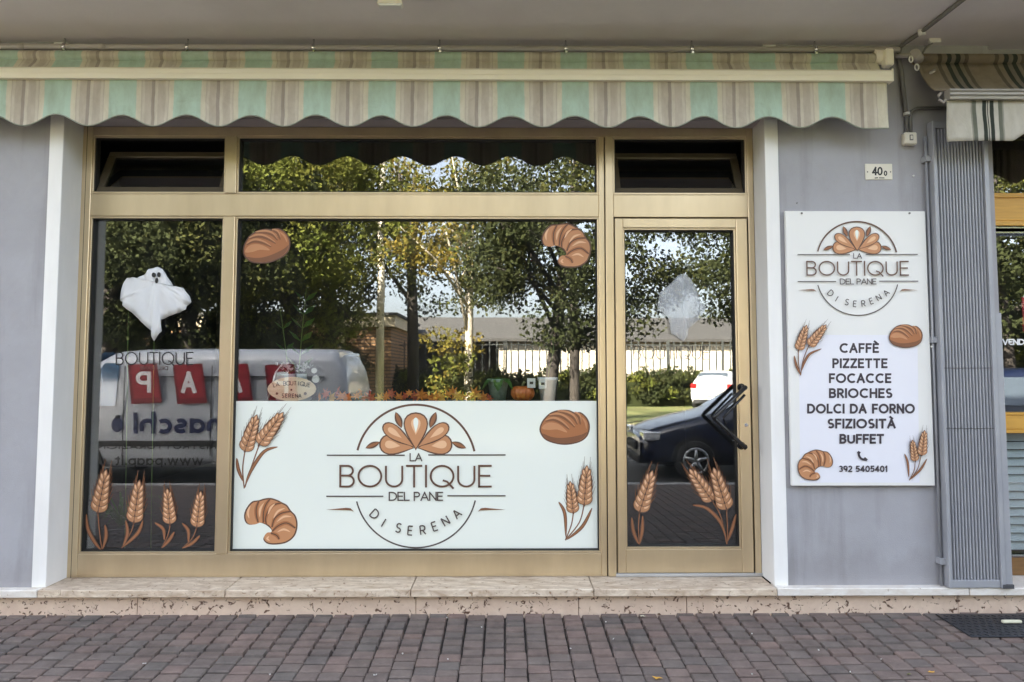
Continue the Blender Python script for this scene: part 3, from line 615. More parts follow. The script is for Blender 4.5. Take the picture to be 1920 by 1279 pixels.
part('soffit', 'soffit_paint', bld, -12, 14, -.88, WT, SOF, SOF + .25)
part('unseen_upper_storey', 'wall_paint', bld, -12, 14, -.75, 9, SOF + .25, 7.5)  # out of view; added as a block sized to shadow the van and near street
for i in range(7):
    x = -9.5 + i * 3.1
    w_ = part('window', 'shutter_green', bld, x, x + 1.2, -.81, -.748, 4.3, 5.7); part('sill', 'jamb_marble', w_, x - .08, x + 1.28, -.87, -.71, 4.22, 4.298)
part('eave', 'roof_tile', bld, -12.4, 14.4, -1.15, 9.4, 7.5, 7.65)  # out of view; its edge sets how far the building's shadow reaches
part('fascia', 'jamb_marble', bld, -12, 14, -.91, -.882, SOF + .005, SOF + .26)
# inside of the shops
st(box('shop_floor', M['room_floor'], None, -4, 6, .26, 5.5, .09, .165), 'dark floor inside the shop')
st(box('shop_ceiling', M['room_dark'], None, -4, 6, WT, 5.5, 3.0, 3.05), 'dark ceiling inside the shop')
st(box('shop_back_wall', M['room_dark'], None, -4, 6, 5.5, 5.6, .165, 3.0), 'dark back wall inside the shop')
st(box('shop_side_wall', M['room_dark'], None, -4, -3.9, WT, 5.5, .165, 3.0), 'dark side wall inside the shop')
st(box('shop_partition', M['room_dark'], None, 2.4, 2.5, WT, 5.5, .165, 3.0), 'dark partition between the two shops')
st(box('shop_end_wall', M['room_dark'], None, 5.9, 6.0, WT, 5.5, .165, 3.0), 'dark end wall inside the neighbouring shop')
# stone step
stp = empty('stone_step', (0, -.03, 0), 'long travertine step with pale slabs over a pink pitted base', 'step')
edges = [(-6.0, -4.3, 'travertine_pale'), (-4.3, -2.590, 'travertine_pale'), (-2.587, -1.556, 'travertine_slab'), (-1.552, -.530, 'travertine_slab'), (-.526, .486, 'travertine_slab'), (.490, 1.508, 'travertine_slab'), (1.512, 2.584, 'travertine_pale'), (2.588, 3.7, 'travertine_pale'), (3.704, 5.2, 'travertine_pale')]
for i, (a, b, m) in enumerate(edges):
    deep = .28 if m == 'travertine_slab' or a > 2.5 else .05
    s_ = box('slab', M[m], stp, a, b, -.03 + random.uniform(-.002, .002), deep + .03, .134, .176 + random.uniform(-.0008, .0008), bev=.004)
    s_.location.z = 0
for a, b in ((-6, -4.1), (-4.097, -2.056), (-2.053, -.505), (-.502, .405), (.408, 1.012), (1.015, 2.543), (2.546, 3.6), (3.603, 5.2)):
    box('base_stone', M['travertine_pink'], stp, a, b, .01, .12, -.06, .1335, bev=.002)

# ================================================================== THE SHOP WINDOW (gold aluminium)
FY0, FY1 = .18, .25            # frame front and back
sw = empty('shop_window', (-.9, .2, .176), 'gold aluminium shop window with transoms above the travertine step', 'shop window')
MW = Matrix.Translation((.9, -.2, -.176))
def adopt(o, p):
    """keep world coordinates while parenting to an Empty that stands elsewhere"""
    o.parent = p; o.matrix_parent_inverse = Matrix.Translation(p.location).inverted(); return o
def wpart(name, m, x0, x1, z0, z1, y0=FY0, y1=FY1, bev=.003, p=None): return adopt(box(name, M[m], None, x0, x1, y0, y1, z0, z1, bev), p or sw)
LX0, LX1, MX0, MX1, PX0, PX1, RX0, RX1 = -2.580, -2.516, -1.707, -1.640, .564, .652, 1.462, 1.511
ZB0, ZB1, ZT0, ZT1, ZH0, ZH1 = .176, .312, 2.318, 2.460, 2.815, 2.871
wpart('stile', 'gold_aluminium', LX0, LX1, ZB0, ZH1)
wpart('stile', 'gold_aluminium', RX0 + .012, RX1, ZB0, ZH1)
wpart('top_rail', 'gold_aluminium', LX1, RX0 + .012, ZH0, ZH1, y0=FY0 + .002)
wpart('transom_rail', 'gold_aluminium', LX1, PX0, ZT0, ZT1, y0=FY0 + .002)
wpart('transom_rail', 'gold_aluminium', PX1, RX0 + .012, ZT0, ZT1, y0=FY0 + .002)
wpart('bottom_rail', 'gold_aluminium', LX1, PX0, ZB0, ZB1, y0=FY0 + .002)
wpart('mullion', 'gold_aluminium', MX0, MX1, ZB1, ZT0, y0=FY0 - .004); wpart('mullion', 'gold_aluminium', MX0, MX1, ZT1, ZH0, y0=FY0 - .004)
wpart('centre_post', 'gold_aluminium', PX0, .598, ZB0, ZH0, y0=FY0 + .001); wpart('centre_post', 'gold_aluminium', .604, PX1, ZB0, ZH0, y0=FY0 - .006)
wpart('post_groove', 'gasket_rubber', .598, .604, ZB0, ZH0, y0=FY0 + .012, bev=0)
for a_, b_, z_ in ((LX1, PX0, ZB0 + .012), (LX1, PX0, ZT0 + .006), (LX1, PX0, ZT1 - .008), (PX1, RX0 + .012, ZT1 - .008)): wpart('rail_ridge', 'gold_aluminium', a_, b_, z_, z_ + .003, y0=FY0 - .0005, bev=0)
wpart('stile_groove', 'gasket_rubber', LX0 + .030, LX0 + .033, ZB0, ZH1, y0=FY0 - .0004, y1=FY0 + .01, bev=0)
panes = {'ghost': (LX1, MX0, ZB1, ZT0), 'main': (MX1, PX0, ZB1, ZT0), 'over': (MX1, PX0, ZT1, ZH0)}
def gasket(x0, x1, z0, z1, p, w=.006, y0=.200, y1=.24):
    bw = .011; bd = MB().box(x0, x1, .187, .236, z0, z0 + bw, .0015).box(x0, x1, .187, .236, z1 - bw, z1, .0015).box(x0, x0 + bw, .188, .236, z0 + bw, z1 - bw, .0015).box(x1 - bw, x1, .188, .236, z0 + bw, z1 - bw, .0015)
    adopt(bd.build('glazing_bead', M['gold_aluminium']), p)
    x0 += bw; x1 -= bw; z0 += bw; z1 -= bw
    g = MB().box(x0, x1, y0, y1, z0, z0 + w).box(x0, x1, y0, y1, z1 - w, z1).box(x0, x0 + w, y0, y1, z0 + w, z1 - w).box(x1 - w, x1, y0, y1, z0 + w, z1 - w)
    return adopt(g.build('gasket', M['gasket_rubber']), p)
for k, (a, b, c, d) in panes.items():
    gasket(a, b, c, d, sw)
    o = MB().box(a + .006, b - .006, GLASS_Y, GLASS_Y + .006, c + .006, d - .006)
    adopt(o.build('glass_pane', M['shop_glass']), sw)
def hopper(x0, x1, z0, z1):
    """transom sash hinged at its foot and tipped into the shop"""
    gasket(x0, x1, z0, z1, sw)
    w, h = x1 - x0 - .016, z1 - z0 - .02; s = adopt(MB().box(-w / 2, w / 2, 0, .03, 0, .045, .004).box(-w / 2, w / 2, 0, .03, h - .045, h, .004).box(-w / 2, -w / 2 + .045, .001, .029, .045, h - .045).box(w / 2 - .045, w / 2, .001, .029, .045, h - .045).build('transom_sash', M['dark_bronze']), sw)
    s.location = ((x0 + x1) / 2, .205, z0 + .012); s.rotation_euler = (radians(-27), 0, 0)
    g = MB().box(-w / 2 + .045, w / 2 - .045, .012, .017, .045, h - .045).build('glass_pane', M['sash_glass'], s)
hopper(LX1, MX0, ZT1, ZH0); hopper(PX1, RX0 + .012, ZT1, ZH0)
# ------------------------------------------------------------------ the door
dr = empty('glass_door', (1.06, .2, .19), 'glazed gold aluminium door with black angled pull handle', 'door')
dwp = lambda n, m, *a, **k: wpart(n, m, *a, p=dr, **k)
DX0, DX1, DZ0, DZ1, GX0, GX1, GZ0, GZ1 = .660, 1.464, .196, 2.310, .708, 1.397, .334, 2.252
dwp('stile', 'gold_aluminium', DX0, GX0, DZ0, DZ1, y0=.176); dwp('stile', 'gold_aluminium', GX1, DX1, DZ0, DZ1, y0=.176)
dwp('rail', 'gold_aluminium', GX0, GX1, DZ0, GZ0, y0=.1775); dwp('rail', 'gold_aluminium', GX0, GX1, GZ1, DZ1, y0=.1775)
gasket(GX0, GX1, GZ0, GZ1, dr)
adopt(MB().box(GX0 + .006, GX1 - .006, GLASS_Y, GLASS_Y + .006, GZ0 + .006, GZ1 - .006).build('glass_pane', M['shop_glass']), dr)
adopt(box('threshold', M['steel_threshold'], None, PX1 - .005, RX1, .165, .25, .1775, .195, .002), dr)
for a, b in ((PX1 + .001, DX0 - .001), (DX1 + .001, RX0 + .011)): adopt(box('shadow_gap', M['gasket_rubber'], None, a, b, .20, .25, .196, 2.318), dr)
hd = MB(); hy_ = .105
def hpt(px, py): q = P(px, py, hy_); return Vector((q[0], hy_, q[1]))
a, b, c = hpt(1399, 725), hpt(1338, 783), hpt(1399, 841)
hd.tube([a, a + (b - a) * .93, b + Vector((.002, 0, 0)), b + (c - b) * .07, c], .0125, 12)
a2, b2 = hpt(1399, 741), hpt(1356, 783); hd.tube([a2 + Vector((-.008, 0, .002)), b2, hpt(1361, 796)], .0075, 10)
for px, py in ((1397, 727), (1397, 838)):
    q = hpt(px, py); hd.tube([(q.x, hy_, q.z), (q.x, .178, q.z)], .015, 10); hd.tube([(q.x, .170, q.z), (q.x, .1765, q.z)], .024, 12)
adopt(hd.build('pull_handle', M['black_plastic']), dr)
q = P(1399, 797, .175); adopt(MB().disc_y(q[0], q[1], .170, .178, .011, 12).build('lock', M['chrome']), dr)

# ================================================================== AWNINGS
aw = empty('striped_awning', (-.5, -.1, 3.0), 'worn mint and beige striped awning rolled up above the shop window', 'awning')
AX0, AX1 = -4.6, 2.166
def sheet(name, m, xs, prof, p, thick=.0025):
    """cloth from a grid; prof(x) gives the (y, z) chain of a cross-section"""
    mb = MB(); rows = [[mb.vert((x, y, z)) for y, z in prof(x)] for x in xs]
    for a, b in zip(rows, rows[1:]):
        for k in range(len(a) - 1): mb.face((a[k], b[k], b[k + 1], a[k + 1]), True)
    o = adopt(mb.build(name, m), p); md = o.modifiers.new('thickness', 'SOLIDIFY'); md.thickness = thick; md.offset = 0
    return o
NX = 420; xs = [AX0 + (AX1 - AX0) * i / NX for i in range(NX + 1)]
def scal(x):
    if x > 2.03: return 2.757
    return 2.790 + .0325 * cos(2 * pi * (x + 2.526) / SPER)
def val_prof(x):
    zb = scal(x); w = lambda t: .004 * sin(9.1 * x + 2.2 * t) * t + .0025 * sin(31 * x + 1.3) * t
    return [(-.15 + w(t) - .006 * t, 3.03 + (zb - 3.03) * t) for t in (0, .12, .25, .4, .55, .7, .82, .92, .97, 1)]
sheet('valance', M['awning_cloth'], xs, val_prof, aw)
hem = MB(); hem.tube([(x, -.1565 + .004 * sin(9.1 * x + 2.2) + .0025 * sin(31 * x + 1.3), scal(x)) for x in xs[::2]], .0035, 5)
mat('hem_tape', (.30, .33, .27), .8); adopt(hem.build('hem', M['hem_tape']), aw)
def roof_prof(x):
    sag = .012 * sin(3.1 * x + .7) + .010 * sin(7.7 * x * (1 + .05 * sin(x)))
    return [(-.135 + .085 * t, 3.085 + .115 * t - (.028 + sag) * sin(pi * t) + .006 * sin(14 * x + 6 * t) + .011 * max(0, sin(5.2 * x - 3.6 * t + .6 * sin(2.1 * x))) ** 6) for t in [k / 7 for k in range(8)]]
sheet('roof_cloth', M['awning_cloth'], xs, roof_prof, aw)
adopt(MB().prism_x([(-.176, 3.024), (-.18, 3.05), (-.178, 3.078), (-.165, 3.092), (-.145, 3.094), (-.13, 3.085), (-.128, 3.03), (-.14, 3.022)], AX0, 2.186).build('front_bar', M['cream_enamel']), aw)
adopt(MB().prism_x([(-.1835, 3.050), (-.184, 3.053), (-.1815, 3.076), (-.179, 3.077), (-.177, 3.052)], AX0, 2.180).build('bar_ridge', M['cream_enamel']), aw)
adopt(box('bar_end_cap', M['cream_enamel'], None, 2.186, 2.192, -.181, -.128, 3.021, 3.094, .001), aw)
rl = MB(); rl.tube([(AX0, -.045, 3.205), (2.15, -.045, 3.205)], .034, 14); adopt(rl.build('roller', M['awning_cloth']), aw)
gb = MB(); gx, gz = P(1667, 110, -.1); gb.tube([(2.15, -.05, gz + .03), (gx + .02, -.05, gz + .03)], .042, 14); gb.box(gx - .028, gx + .022, -.12, -.06, gz - .045, gz + .055, .008)
adopt(gb.build('gearbox', M['cream_enamel']), aw)
# neighbour awning
an = empty('neighbour_awning', (3.4, -.15, 3.0), 'cream awning with dark green stripes over the neighbouring shop', 'awning')
xs2 = [2.462 + 2.6 * i / 160 for i in range(161)]
def val2(x):
    ph = ((x - 2.483 - .315) / .335) % 1
    zb = 2.664 + (.062 * (sin(pi * min(1, max(0, (ph - .08) / .84))) if x > 2.78 else 0))
    w = lambda t: .005 * sin(8 * x + 2 * t) * t + .012 * max(0, 1 - (x - 2.462) / .12) * t
    return [(-.22 + w(t), 2.90 + (zb - 2.90) * t) for t in (0, .15, .3, .45, .6, .75, .88, 1)]
sheet('valance', M['neighbour_cloth'], xs2, val2, an)
xs3 = [2.405 + 2.7 * i / 120 for i in range(121)]
sheet('roof_cloth', M['neighbour_cloth_shaded'], xs3, lambda x: [(-.20 + .17 * t + 0, 2.955 + .25 * t - .03 * sin(pi * t) + .004 * sin(11 * x)) for t in [k / 6 for k in range(7)]], an)
fb = MB().prism_x([(-.25, 2.893), (-.252, 2.905), (-.243, 2.911), (-.253, 2.917), (-.253, 2.928), (-.243, 2.933), (-.252, 2.94), (-.25, 2.95), (-.20, 2.955), (-.195, 2.893)], 2.462, 5.1); adopt(fb.build('front_bar', M['grey_enamel']), an)
ec = MB().tube([(2.452, -.19, 2.95), (2.43, -.20, 2.93), (2.425, -.21, 2.90), (2.445, -.215, 2.885), (2.46, -.22, 2.90)], .009, 8); adopt(ec.build('bar_end_cap', M['pipe_grey']), an)
rl = MB(); rl.tube([(2.40, -.03, 3.215), (5.1, -.03, 3.215)], .032, 12); adopt(rl.build('roller', M['neighbour_cloth_shaded']), an)
g2 = MB(); ex, ez = P(1716, 104, -.1); g2.tube([(ex - .005, -.10, ez + .01), (ex + .05, -.05, ez)], .03, 14); g2.tube([(2.28, -.05, 3.222), (ex, -.08, ez + .012)], .013, 8)
adopt(g2.build('crank_gearbox', M['pipe_grey']), an)
rg = MB()
for (px, py, rx_, rz_) in ((1719, 126, .011, .018), (1708, 111, .010, .018)):
    x, z = P(px, py, -.11); rg.tube([(x + rx_ * cos(a), -.11, z + rz_ * sin(a)) for a in [2 * pi * k / 16 for k in range(17)]], .0045, 6, caps=False)
adopt(rg.build('crank_eye', M['white_plastic']), an)
ar = MB(); a, b = P(1731, 143, -.06), P(1752, 134, -.1); ar.tube([(a[0], -.06, a[1] - .01), (b[0], -.10, b[1]), (b[0] + .01, -.10, b[1] + .015), (a[0] + .01, -.06, a[1] + .004)], .006, 6); adopt(ar.build('fold_arm', M['pipe_grey']), an)

# ================================================================== SERVICES ON THE SOFFIT AND PIER
pp = empty('soffit_pipe', (-.6, -.03, 3.27), 'grey metal pipe clipped along the wall under the soffit', 'pipe')
pm = MB(); pm.tube([(-6, -.05, 3.262), (2.30, -.05, 3.262)], .017, 12); adopt(pm.build('pipe', M['pipe_grey']), pp)
for px in (-120, 125, 355, 590, 825, 1060, 1295, 1525):
    x = P(px, 91, -.03)[0]; c = MB(); c.tube([(x - .008, -.05, 3.262), (x + .008, -.05, 3.262)], .0205, 10); c.tube([(x + .004, -.045, 3.238), (x + .004, -.066, 3.234)], .008, 8); c.tube([(x, -.05, 3.262), (x, -.05, 3.311)], .005, 6); adopt(c.build('clip', M['chrome']), pp)
for px in (45, 197):
    x = P(px, 85, -.03)[0]; c = MB(); c.tube([(x - .02, -.05, 3.262), (x + .02, -.05, 3.262)], .019, 12); adopt(c.build('sleeve', M['pipe_grey']), pp)
cn = empty('cable_conduit', (2.3, -.02, 2.9), 'dark conduit running from the soffit down the pier to a switch box', 'conduit')
def soff(px, py):
    d = FW + RT * ((px - PCX) / FPX) - UP * ((py - PCY) / FPX); t = (SOF - .012 - CAM.z) / d.z; return CAM + d * t
a = soff(1830, -20); b = soff(1728, 60); x1, z1 = P(1686, 105, -.022); x2, z2 = P(1690, 135, -.022); x3, z3 = P(1699, 213, -.022)
c1 = MB(); c1.tube([a, b, b + (Vector((x1, -.03, SOF - .02)) - b) * .85, Vector((x1, -.03, SOF - .03)), (x1 - .004, -.022, z1), (x2, -.022, z2), (x3, -.022, z3)], .0125, 10); adopt(c1.build('conduit', M['pipe_dark']), cn)
x4, z4 = P(1725, 203, -.022); bx_, bz_ = P(1706, 260, -.03)
c2 = MB(); c2.tube([(bx_ + .012, -.022, bz_ + .03), (bx_ + .013, -.022, z4 - .055), (bx_ + .022, -.022, z4 - .018), (bx_ + .055, -.022, z4), (2.62, -.022, z4 + .002)], .0095, 8); adopt(c2.build('conduit', M['pipe_dark']), cn)
c3 = MB(); c3.tube([(x3, -.022, z3 - .0), (x3 + .002, -.02, z3 - .03), (bx_ - .012, -.022, bz_ + .03)], .008, 8); adopt(c3.build('cable', M['pipe_dark']), cn)
for (px, py, yy) in ((1700, 214, -.022),): 
    x, z = P(px, py, yy); c = MB(); c.tube([(x, yy, z - .008), (x, yy, z + .008)], .019, 12); adopt(c.build('clip', M['white_plastic']), cn)
c = MB(); c.tube([b + Vector((-.012, .01, -.0)), b + Vector((.012, -.012, 0))], .02, 10); adopt(c.build('clip', M['white_plastic']), cn)
jb = empty('switch_box', (bx_, 0, bz_), 'small beige switch box on the grey pier at the end of the conduit', 'switch box')
MB().box(-.037, .037, -.045, -.001, -.037, .035, .007).build('housing', M['plate_enamel'], jb); MB().box(-.010, .010, -.0475, -.044, -.015, .018).build('switch_plate', M['pipe_dark'], jb); MB().box(-.006, .006, -.051, -.0475, -.009, .012, .001).build('rocker', M['plate_enamel'], jb)
sf = soff(1752, 77); al = empty('alarm_sensor', sf, 'tiny white sensor on the soffit beside the neighbouring awning', 'sensor')
MB().box(-.035, .035, -.012, .012, -.012, .012, .004).build('housing', M['white_plastic'], al); MB().tube([(-.01, 0, -.008), (-.035, .03, -.03), (-.055, .05, -.07)], .006, 6).build('cable', M['pipe_dark'], al)
# lamp on the soffit, seen from below
lx, lz = P(732, 12, -.62)
lm = empty('soffit_lamp', (lx, -.62, SOF), 'small cream lantern hanging from the soffit', 'lamp')
MB().box(-.045, .045, -.02, .02, -.02, -.001, .003).build('ceiling_plate', M['white_plastic'], lm)
MB().prism_y([(-.046, -.02), (.046, -.02), (.052, -.07), (.064, -.092), (-.064, -.092), (-.052, -.07)], -.022, .022).build('shade', M['cream_enamel'], lm)
MB().prism_y([(-.06, -.0925), (.06, -.0925), (.054, -.104), (-.054, -.104)], -.02, .02).build('diffuser', M['white_plastic'], lm)
# house number
n0 = P(1622, 307, -.006); n1 = P(1674, 337, -.006)
hn = empty('house_number_plate', ((n0[0] + n1[0]) / 2, 0, (n0[1] + n1[1]) / 2), 'cream enamel number plate reading 40 high on the grey pier', 'number plate')
adopt(MB().box(n0[0], n1[0], -.006, -.0005, n1[1], n0[1], .002).build('plate', M['plate_enamel']), hn)
A = Art(-.0062, lambda u, v: P(u, v, -.0062))
text(A, 'numeral', '40', 1635, 1655, 329, 313, 3.0, 'ink_black', sp=.22); text(A, 'numeral', '0', 1657, 1663.5, 330, 320, 2.2, 'ink_black')
A.stroke(U('small_print'), [(1640, 334), (1646, 333.4)], 1.8, 'ink_black'); A.stroke(U('small_print'), [(1648, 333.6), (1658, 333.8)], 1.6, 'ink_black')
for px in (1626.5, 1669.5): A.stroke(U('screw'), [(px - 1, 322.5), (px + 1, 322.5)], 2.2, 'ink_black')
for o in A.build(None): adopt(o, hn)
for (px, py, r_) in ((1712, 330, .006), (1494, 381, .004)):
    x, z = P(px, py, 0); tag(MB().tube([(x, .001, z), (x, -.006, z)], r_, 8).build('wall_plug', M['white_plastic'] if py < 350 else M['pipe_dark']), 'white screw head in the grey pier beside the number plate' if py < 350 else 'dark nail hole plug above the menu board', 'wall plug')

# ================================================================== MENU BOARD
mb_ = empty('menu_board', (2.025, -.02, .736), 'tall white menu board with logo, bread drawings and offer list on grey pier', 'sign board')
BY = -.03
adopt(MB().box(1.618, 2.432, BY, -.004, .736, 2.31, .002).build('board', M['sign_board']), mb_)
A = Art(BY - .0002, lambda u, v: P(u, v, BY))
A.fill('text_panel', [(1498, 628), (1720, 628), (1724, 905), (1500, 905)], 'sign_panel')
for s_, a, b, yb in (('CAFFE`', 1574, 1648, 662), ('PIZZETTE', 1560.5, 1664, 690.5), ('FOCACCE', 1554, 1671, 718.5), ('BRIOCHES', 1554, 1673, 746.5), ('DOLCI DA FORNO', 1513, 1715, 775.5), ("SFIZIOSITA`", 1551, 1679, 803.5), ('BUFFET', 1573.5, 1657, 832)):
    text(A, 'lettering', s_, a, b, yb, yb - 18.5, 3.9, 'menu_ink', sp=.34)
text(A, 'lettering', '392 5405401', 1572, 1663, 885, 873, 2.4, 'menu_ink', sp=.3)
A.stroke('phone_symbol', spline([(1609, 848), (1610.5, 855), (1615, 860.5), (1623, 862)], k=4), 4.0, 'menu_ink')
for a_, b_ in (((1607.5, 847), (1612, 850)), ((1619.5, 858.5), (1625, 863))): A.stroke('phone_symbol', [a_, b_], 4.6, 'menu_ink')
def TS(p):
    return 1606.8 + (p[0] - 779.7) * .672 + (p[1] - 893) * .012, 503.7 + (p[1] - 893) * .655
B0 = A.layer; logo(A, TS, .67)
for o in A.build(None): adopt(o, mb_)
def stick(name, label, Y, group, fn, mp=None, parent=None, cat='sticker'):
    A = Art(Y, mp or (lambda u, v: P(u, v, Y))); fn(A)
    if parent is not None:
        e = bpy.data.objects.new(name, None); COL.objects.link(e); e.empty_display_size = .05; e.parent = parent; e.matrix_parent_inverse = Matrix.Translation(parent.location).inverted()
        if label: e['label'] = label
        for o in A.build(None): o.parent = e
        return e
    allv = [v for mb, _ in A.parts.values() for v in mb.v]
    cx = sum(v[0] for v in allv) / len(allv); cz = min(v[2] for v in allv)
    e = empty(name, (cx, Y, cz), label, cat, group)
    for o in A.build(None): adopt(o, e)
    return e
stick('wheat_print', 'wheat drawing at the upper corner of the menu board', BY - .006, None, lambda A: wheat(A, [((1497, 657), (1511, 612)), ((1516, 649), (1546, 611))], [[(1497, 657), (1497, 680), (1501, 704)], [(1516, 649), (1506, 675), (1501, 704)]], [[(1489, 667), (1493, 685), (1501, 703)], [(1540, 654), (1518, 664), (1507, 682), (1503, 695)]], .62), parent=mb_)
stick('wheat_print', 'wheat drawing at the lower corner of the menu board', BY - .006, None, lambda A: wheat(A, [((1716, 865), (1710, 827)), ((1727, 854), (1731.5, 809))], [[(1716, 865), (1714, 882), (1705, 900.6)], [(1727, 854), (1720, 880), (1705, 900.6)]], [[(1696, 851), (1702, 868), (1704, 895)], [(1738, 860), (1726, 880), (1707, 899)]], .55), parent=mb_)
stick('loaf_print', 'brown loaf drawing on the menu board', BY - .006, None, lambda A: loaf(A, 1698, 630.5, .168), parent=mb_)
stick('croissant_print', 'croissant drawing on the menu board', BY - .006, None, lambda A: croissant(A, 1528.5, 872, .166, 0, True), parent=mb_)
for px, py in ((1503, 400), (1705, 400), (1478, 650), (1746, 650)):
    x, z = P(px, py, BY); adopt(MB().disc_y(x, z, BY - .004, BY - .0002, .006, 10).build('screw', M['pipe_dark'] if py < 500 else M['white_plastic']), mb_)

# ================================================================== FILM AND STICKERS ON THE GLASS
FYL = GLASS_Y - .004
fl = empty('window_film', (-.54, FYL, .32), 'white film with the shop logo and bread drawings on the lower main window', 'window film')
fx0, fz1 = MX1 + .018, 1.204; adopt(MB().box(fx0, PX0 - .018, FYL, GLASS_Y - .0008, ZB1 + .019, fz1).build('film', M['film_white']), fl)
YA = FYL - .0006
A = Art(YA, lambda u, v: P(u, v, YA)); logo(A, lambda p: p, 1.0)
for o in A.build(None): adopt(o, fl)
YB = YA - .008
stick('wheat_print', 'two wheat ears drawn in the upper corner of the film', YA, None, lambda A: wheat(A, [((459, 847), (481, 781)), ((486, 834), (530, 776))], [[(459, 847), (455, 880), (458, 916)], [(486, 834), (470, 880), (459, 914)]], [[(444, 859), (447, 880), (456, 903)], [(520.5, 838), (495, 847), (471, 882), (460, 910)]], .85), parent=fl)
stick('wheat_print', 'two wheat ears drawn beside the post on the film', YA, None, lambda A: wheat(A, [((1075, 962.5), (1069, 905)), ((1095, 947.5), (1100, 876))], [[(1075, 962), (1071, 985), (1060, 1013)], [(1095, 947), (1086, 980), (1060, 1013)]], [[(1047.5, 941), (1059, 963), (1061, 1008)], [(1110, 952.5), (1092, 987), (1063, 1012)]], .8), parent=fl)
stick('loaf_print', 'brown loaf drawn on the film', YA, None, lambda A: loaf(A, 1058.3, 801.5, .25), parent=fl)
stick('croissant_print', 'croissant drawn on the film', YA, None, lambda A: croissant(A, 508, 977.5, .25), parent=fl)
YG = GLASS_Y - .0012
GW = 'wheat stickers on the glass'
stick('wheat_sticker', 'tallest wheat sticker at the foot of the ghost window, nearest the marble jamb', YG, GW, lambda A: wheat(A, [((183.5, 962), (199.5, 884))], [[(183.5, 962), (187, 1000), (191, 1030)]], [[(162, 964), (165, 992), (178, 1017), (191, 1033)], [(197, 984), (199, 1005), (192, 1031)]], 1.0, awn='bread_mid'))
stick('wheat_sticker', 'second wheat sticker from the marble jamb in the ghost window', YG, GW, lambda A: wheat(A, [((251, 981), (262, 904))], [[(251, 981), (245, 999), (228, 1028)]], [[(236, 976), (239, 1000), (230, 1027)], [(268, 976), (258, 1000), (229, 1027)]], .95, awn='bread_mid'))
stick('wheat_sticker', 'third wheat sticker from the marble jamb in the ghost window', YG, GW, lambda A: wheat(A, [((319, 983), (314.5, 919))], [[(319, 983), (315, 1003), (303, 1028)]], [[(290, 980), (306, 992), (308, 1013)], [(327, 997), (317, 1013), (303, 1028)]], .9, awn='bread_mid'))
stick('wheat_sticker', 'smallest wheat sticker in the ghost window, next to the gold mullion', YG, GW, lambda A: wheat(A, [((369, 989), (377, 924))], [[(369, 989), (360, 1010), (341.5, 1028)]], [[(341.5, 981), (353, 995), (353, 1018)], [(375, 1004), (361, 1018), (342, 1028)]], .9, awn='bread_mid'))
stick('wheat_sticker', 'single wheat ear sticker on the door glass beside the centre post', YG, GW, lambda A: wheat(A, [((1199, 961), (1222, 886))], [[(1199, 961), (1197, 990), (1199, 1022)]], [[(1184.5, 970), (1188, 997), (1198, 1021)], [(1205, 967), (1204, 995), (1199, 1020)]], .95, awn='bread_mid'))
stick('wheat_sticker', 'wheat sticker with two crossing ears on the door glass below the handle', YG, GW, lambda A: wheat(A, [((1336, 940), (1294, 882)), ((1362, 956), (1338, 880))], [[(1336, 940), (1352, 970), (1363, 1022)], [(1362, 956), (1364, 990), (1363, 1022)]], [[(1299, 947), (1325, 953), (1350, 978), (1361, 1008)], [(1380, 964), (1373, 990), (1364, 1015)]], .95, awn='bread_mid'))
stick('loaf_sticker', 'tilted brown loaf sticker in the upper corner of the main window', YG, None, lambda A: loaf(A, 499, 461.5, .242, radians(-14)))
stick('croissant_sticker', 'croissant sticker in the upper corner of the main window near the door', YG, None, lambda A: croissant(A, 1062, 460, .236, radians(6)))
stick('window_lettering', 'thin dark BOUTIQUE lettering on the ghost window over the reflected van', YG, None, lambda A: (text(A, 'lettering', 'BOUTIQUE', 217, 362, 684.5, 660, 2.0, 'ink_black', sp=.2), text(A, 'small_lettering', 'DEL PANE', 262, 315, 694, 687, 1.0, 'ink_dark', sp=.2, flip=True)), cat='lettering')
stick('door_lettering', 'faint outlined BOUTIQUE lettering on the door glass above the reflected hedge', YG, None, lambda A: text(A, 'lettering', 'BOUTIQUE', 1188, 1330, 674, 648, 1.2, 'ink_dark', sp=.2), cat='lettering')
# ================================================================== FOLDED GATE, NEIGHBOUR SHOP, DOORMAT
gt = empty('folding_gate', (2.62, -.04, .178), 'grey ribbed steel security gate folded against the pier', 'security gate')
gx0, gx1 = 2.465, 2.782
gp = lambda n, m, *a, bev=.002: adopt(box(n, M[m], None, *a, bev), gt)
gp('stile', 'gate_paint', gx0, gx0 + .016, -.075, -.02, .18, 2.83); gp('stile', 'gate_paint', gx1 - .026, gx1, -.078, -.02, .18, 2.83)
gp('bottom_rail', 'gate_paint', gx0 + .016, gx1 - .026, -.07, -.02, .18, .222); gp('top_rail', 'gate_paint', gx0 + .016, gx1 - .026, -.07, -.02, 2.79, 2.83)
gp('backing', 'gate_dark', gx0 + .016, gx1 - .026, -.034, -.022, .222, 2.79, bev=0)
n_ = 15; sp_ = (gx1 - gx0 - .042) / n_
bm_ = MB(); w_ = sp_ * .36
bm_.prism_x([(0, 0)] * 3, 0, 0) if False else None
prof = [(-w_, 0), (-w_, -.018), (-w_ * .5, -.027), (w_ * .5, -.027), (w_, -.018), (w_, 0)]
a_ = [bm_.vert((x, y, .223)) for x, y in prof]; b_ = [bm_.vert((x, y, 2.789)) for x, y in prof]
for i in range(5): bm_.face((a_[i], a_[i + 1], b_[i + 1], b_[i]))
bar0 = None
for i in range(n_):
    if bar0 is None: bar0 = adopt(bm_.build('bar', M['gate_paint']), gt); o = bar0
    else: o = bar0.copy(); COL.objects.link(o)
    o.location = (gx0 + .016 + sp_ * (i + .5), -.036, 0)
